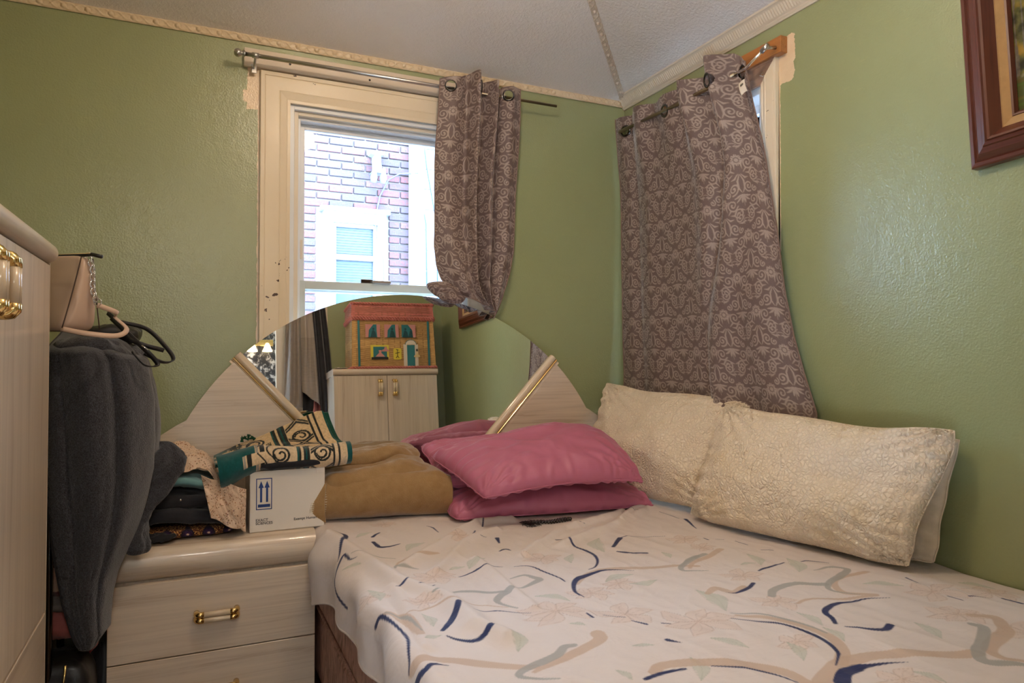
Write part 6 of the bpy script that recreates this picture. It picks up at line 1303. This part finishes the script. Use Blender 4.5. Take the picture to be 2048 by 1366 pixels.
for s_ in (-1, 1):
    tube('edge_seam', [bagpt((.052 - .034 * h) * (1.15 - .25 * h) + .0015, s_ * (.100 - .018 * (1 - h)) * .93, h * .2) for h in np.linspace(.03, .97, 14)], .0016, SEAM, hb_, seg=6)
    tube('edge_seam', [bagpt(-((.052 - .034 * h) * (1.15 - .25 * h) + .0015), s_ * (.100 - .018 * (1 - h)) * .93, h * .2) for h in np.linspace(.03, .97, 14)], .0016, SEAM, hb_, seg=6)
tube('zip', [bagpt(0, y_, .2015) for y_ in np.linspace(-.11, .11, 8)], .0042, M['black_leather'], hb_, seg=8)
bm = bmesh.new()
for y_ in np.linspace(-.10, .10, 40): p_ = bagpt(0, y_, .2055); box(bm, p_[0] - .002, p_[0] + .002, p_[1] - .0013, p_[1] + .0013, p_[2] - .001, p_[2] + .001)
tag(bmobj('zip_teeth', bm, M['gold'], hb_), kind='stuff')
tube('zip_tab', [bagpt(0, -.105, .203), bagpt(.004, -.135, .196)], .0052, M['black_leather'], hb_, seg=8)
tube('zip_tab', [bagpt(0, .105, .203), bagpt(.004, .128, .200)], .0052, M['black_leather'], hb_, seg=8)
# chain from the front end of the zip, then the leather strap
p0 = np.array(bagpt(.010, -.086, .196)); p1_ = p0 + np.array((.022, -.014, -.115)); 
lk_me = None
for i in range(12):
    t = (i + .5) / 12; c_ = p0 + (p1_ - p0) * t + np.array((.004 * math.sin(t * 6), -.004 * math.sin(t * 3), 0))
    if lk_me is None: lk_me = tube_mesh('chain_link', [(.0080 * math.cos(q), .0, .0100 * math.sin(q)) for q in np.linspace(0, 2 * math.pi, 16, endpoint=False)], .0019, seg=6, closed=True); lk_me.materials.append(M['chrome'])
    o_ = bpy.data.objects.new('chain_link', lk_me); COL.objects.link(o_); o_.parent = hb_; o_.location = c_; o_.rotation_euler = (0, .25, 1.0 if i % 2 else 2.4)
for c_ in (p0 + np.array((0, 0, .004)), p1_ + np.array((.002, 0, -.004))): tube('ring', [tuple(c_ + np.array((.0095 * math.cos(q), -.004 * math.cos(q), .0095 * math.sin(q)))) for q in np.linspace(0, 2 * math.pi, 20, endpoint=False)], .0016, M['chrome'], hb_, seg=6, closed=True)
def strap(nm, pts, w_, m, parent, th=.0035, up=(0, 0, 1)):
    p = np.array(pts, float); q = []; e = np.vstack([2 * p[0] - p[1], p, 2 * p[-1] - p[-2]])
    for i in range(1, len(e) - 2):
        for t in np.linspace(0, 1, 9)[:-1]: q.append(.5 * ((2 * e[i]) + (-e[i - 1] + e[i + 1]) * t + (2 * e[i - 1] - 5 * e[i] + 4 * e[i + 1] - e[i + 2]) * t ** 2 + (-e[i - 1] + 3 * e[i] - 3 * e[i + 1] + e[i + 2]) * t ** 3))
    q.append(p[-1]); return tube(nm, q, 1, m, parent, prof=np.array([(-w_ / 2, -th / 2), (w_ / 2, -th / 2), (w_ / 2, th / 2), (-w_ / 2, th / 2)]))
hl = np.array(hb_.location)
strap('strap', [p1_ + np.array((.002, -.002, -.012)), p1_ + np.array((.045, .02, -.030)), (.135, -.02, .040), (.165, -.04, .008), (.145, -.07, -.012), (.08, -.09, -.008), (.02, -.08, .004)], .013, M['blush'], hb_)
bs = empty('black_bag', (-2.12, -.56, 1.27)); tag(bs, 'black leather bag straps lying over the robe behind the blush handbag', 'bag')
fold('bag_body', (-2.17, -.44, 1.285), (.08, .07, .028), M['black_leather'], bs, 191, .5, noise=.006)
strap('strap', [(-.05, .00, .075), (-.02, -.03, .045), (.01, -.06, .000), (.05, -.08, -.020), (.10, -.06, -.035)], .013, M['black_leather'], bs)
strap('strap', [(-.04, -.01, .060), (.00, -.05, .020), (.05, -.085, -.030), (.085, -.08, -.075), (.055, -.10, -.078), (.02, -.09, -.040)], .014, M['black_leather'], bs)
strap('strap', [(-.02, .03, .05), (.05, .02, .03), (.10, -.01, -.02), (.125, -.04, -.060), (.10, -.07, -.070), (.05, -.08, -.045)], .012, M['black_leather'], bs)
tube('buckle', [(.045, -.105, -.022), (.062, -.105, -.034)], .002, M['chrome'], bs, seg=6)
# black tote standing on the cupboard: its two handles show over the bullnose
tt = empty('black_tote', (-2.46, -1.42, 1.498)); tag(tt, 'black tote on the cupboard top, its loop handles showing', 'bag')
fold('bag_body', (-2.50, -1.32, 1.532), (.12, .19, .034), M['black_leather'], tt, 195, .3, noise=.003)
for dx_, dh in ((.155, .085), (.115, .070)): tube('handle_loop', [(dx_ - .03 + .03 * math.sin(t), .16 + .135 * math.cos(t) - .02, .0 + dh * math.sin(t)) for t in np.linspace(0, math.pi, 24)], .0085, M['black_leather'], tt)

# ------------------------------------------------------------------ things in the dark gap below the robe
REDM, nt_, b_ = mat('wine_red_plush'); kk = NT(nt_); c_ = kk.coord(); wv = kk.noise(kk.n('ShaderNodeMapping', Vector=c_, Scale=(5, 5, 5)).outputs[0], 1.3, 1, .3, 1.2)
kk.lk(kk.mix(kk.ramp(wv, [(.50, 0), (.51, 1), (.60, 1), (.61, 0)]), srgb(92, 14, 20), srgb(196, 160, 140)), b_.inputs['Base Color']); b_.inputs['Roughness'].default_value = .95; b_.inputs['Sheen Weight'].default_value = .4
kk.lk(kk.bump(kk.noise(c_, 500, 2), .8, .003), b_.inputs['Normal'])
t1 = fold('plush_blanket', (-2.285, -.43, .70), (.105, .13, .19), REDM, None, 201, .6, noise=.02); tag(t1, 'wine-red plush blanket with a pale pattern, stuffed behind the robe', 'blanket')
t2 = fold('cloth_pouch', (-2.275, -.47, .455), (.080, .09, .052), fabric('dusty_pink_cloth', srgb(172, 98, 92), big=12), None, 202, .75, noise=.012); tag(t2, 'dusty pink and grey cloth pouch low in the gap by the cupboard', 'pouch')
fold('grey_flap', (-2.28, -.475, .503), (.080, .09, .020), fabric('grey_cloth', srgb(120, 112, 108), big=12), t2, 203, .6, noise=.010)
t3 = fold('satin_pouch', (-2.215, -.50, .385), (.030, .05, .020), plain('red_satin', srgb(150, 16, 22), .3, var=.3), None, 204, .8, noise=.012); tag(t3, 'shiny red pouch beside the nightstand under the robe hem', 'pouch')
t4 = empty('shoulder_bag', (-2.27, -.56, .20)); tag(t4, 'black shoulder bag with a brass zip at the foot of the gap', 'bag')
fold('bag_body', (-2.29, -.535, .19), (.10, .085, .17), M['black_leather'], t4, 205, .35, noise=.004)
tube('brass_zip', [(.015, -.065, .165), (.012, -.072, .12), (.000, -.076, .06), (-.01, -.07, .0)], .0035, M['gold'], t4, seg=6); lathe('rivet', [(1e-5, .004), (.006, .003), (.007, 0)], M['gold'], t4, 14, (-.045, -.066, .125), (math.pi / 2, 0, 0))
t5 = tag(boxo('storage_box', (-2.42, -2.185, -.42, -.14, 0, .34), fabric('dark_storage_cloth', (.03, .028, .03)), bev=.01), 'dark fabric storage box at the back of the gap', 'box')

# ------------------------------------------------------------------ clothes hanging on the doorway, seen in the mirror
def hang(name, xc, w0, w1, z0, z1, y_, m, seed, lab, cat, stripes=None, hem=0., n=160, k=110):
    v = np.linspace(0, 1, n)[:, None]; u = np.linspace(-1, 1, k)[None]; w_ = (w0 + (w1 - w0) * v ** .8) / 2
    X_ = xc(v) + u * w_ ; Z_ = z0 + (z1 - z0) * v - hem * (u + 1) / 2 * v ** 3 + 0 * u
    D = .030 + .016 * np.sin(u * 7 + v * 2 + seed) + .012 * fbm(u * 2.5, v * 2, seed, 3) + .05 * v * (1 - u ** 2) * .6
    return tag(grid(name, np.stack([X_, y_ + D, Z_], -1), m, thick=.003, flip=False), lab, cat)
def stripem():
    m, nt, b = mat('grey_striped_jersey'); k = NT(nt); c = k.coord(); sp = k.n('ShaderNodeSeparateXYZ', Vector=c).outputs
    st = k.math('GREATER_THAN', k.math('SINE', k.math('MULTIPLY', k.math('ADD', sp[2], k.math('MULTIPLY', k.noise(c, 6, 2), .02)), 560)), .35); low = k.math('LESS_THAN', sp[2], 1.74)
    k.lk(k.mix(k.math('MULTIPLY', k.math('MULTIPLY', st, low), .6), srgb(168, 156, 146), srgb(84, 78, 76)), b.inputs['Base Color']); b.inputs['Roughness'].default_value = .9; return m
SJ = stripem(); GJ = fabric('grey_jersey', srgb(150, 138, 128), big=14)
hang('grey_cardigan', lambda v: -1.235 + .0 * v, .10, .15, 2.12, 1.20, -2.825, GJ, 3, 'plain grey cardigan hanging left of the striped shirt, in the mirror', 'cardigan')
hang('striped_shirt', lambda v: -1.12 + .035 * v, .11, .19, 2.14, 1.32, -2.80, SJ, 5, 'grey striped shirt hanging in the doorway, seen in the mirror', 'shirt', hem=.16)
hang('black_coat', lambda v: -1.075 + .12 * v ** .8, .10, .12, 2.16, .6, -2.765, fabric('black_coat_cloth', (.012, .012, .015), (.03, .028, .034), mott=18, big=8), 8, 'long black patterned coat hanging at the door casing, in the mirror', 'coat')
hang('pink_top', lambda v: -1.07, .10, .14, 1.47, 1.05, -2.82, fabric('pink_jersey', srgb(186, 120, 120)), 9, 'pink top showing below the striped shirt, in the mirror', 'top')
hang('black_trousers', lambda v: -1.07, .20, .22, 1.34, .45, -2.815, BLK, 10, 'black trousers hanging lowest in the doorway, in the mirror', 'trousers')
rl_ = tube('hanging_rail', [(-1.40, -2.80, 2.135), (-1.0, -2.80, 2.135)], .010, M['steel']); tag(rl_, 'metal rail inside the doorway holding the hanging clothes', 'rail')
pk = tube('coat_hook', [(-1.08, -2.83, 2.20), (-1.08, -2.77, 2.19), (-1.075, -2.75, 2.16)], .006, M['steel']); tag(pk, 'coat hook over the doorway holding the black coat', 'hook')
# hall mirror-side: speckled stone panel with a vanity light
spm, nt_, b_ = mat('speckled_black_stone'); kk = NT(nt_); c_ = kk.coord(); kk.lk(kk.ramp(kk.noise(c_, 22, 6, .75), [(.50, (.015, .016, .02)), (.60, (.45, .44, .43))]), b_.inputs['Base Color']); b_.inputs['Roughness'].default_value = .3
tag(boxo('stone_panel', (-1.75, -1.0, -4.10, -4.06, .4, 2.2), spm, bev=.004), 'black and white speckled stone panel in the hall, seen in the mirror', 'panel')
vl = empty('vanity_light', (-1.36, -4.06, 1.90)); tag(vl, 'brass vanity light with frosted glass shades in the hall, seen in the mirror', 'lamp')
boxo('back_plate', (-.14, .10, 0, .02, -.03, .03), M['gold'], vl, .005)
def emis(nm, col, st): m, nt, b = mat(nm); b.inputs['Emission Color'].default_value = (*col, 1); b.inputs['Emission Strength'].default_value = st; b.inputs['Base Color'].default_value = (*col, 1); return m
EM = emis('lit_frosted_glass', (1, .74, .44), 7)
for x in (-.09, .04):
    tube('arm', [(x, .02, 0), (x, .07, .0), (x, .09, -.02)], .006, M['gold'], vl); lathe('glass_shade', [(.012, 0), (.022, -.02), (.034, -.055), (.045, -.075), (.042, -.075), (.030, -.05), (.010, -.02)], EM, vl, 24, (x, .09, -.015))
# ceiling lamp of this room, above the frame
cl = empty('ceiling_lamp', (LAMP[0], LAMP[1], 2.84)); tag(cl, 'frosted bowl ceiling lamp in the middle of the room', 'lamp')
lathe('canopy', [(1e-5, 0), (.07, 0), (.07, -.015), (.03, -.03), (.012, -.035), (.012, -.09), (1e-5, -.09)], M['gold'], cl, 32)
lathe('bulb', [(1e-5, -.090), (.013, -.095), (.015, -.12), (.030, -.15), (.034, -.175), (.024, -.20), (1e-5, -.207)], emis('lit_bulb_glass', (1, .80, .58), 5), cl, 24)
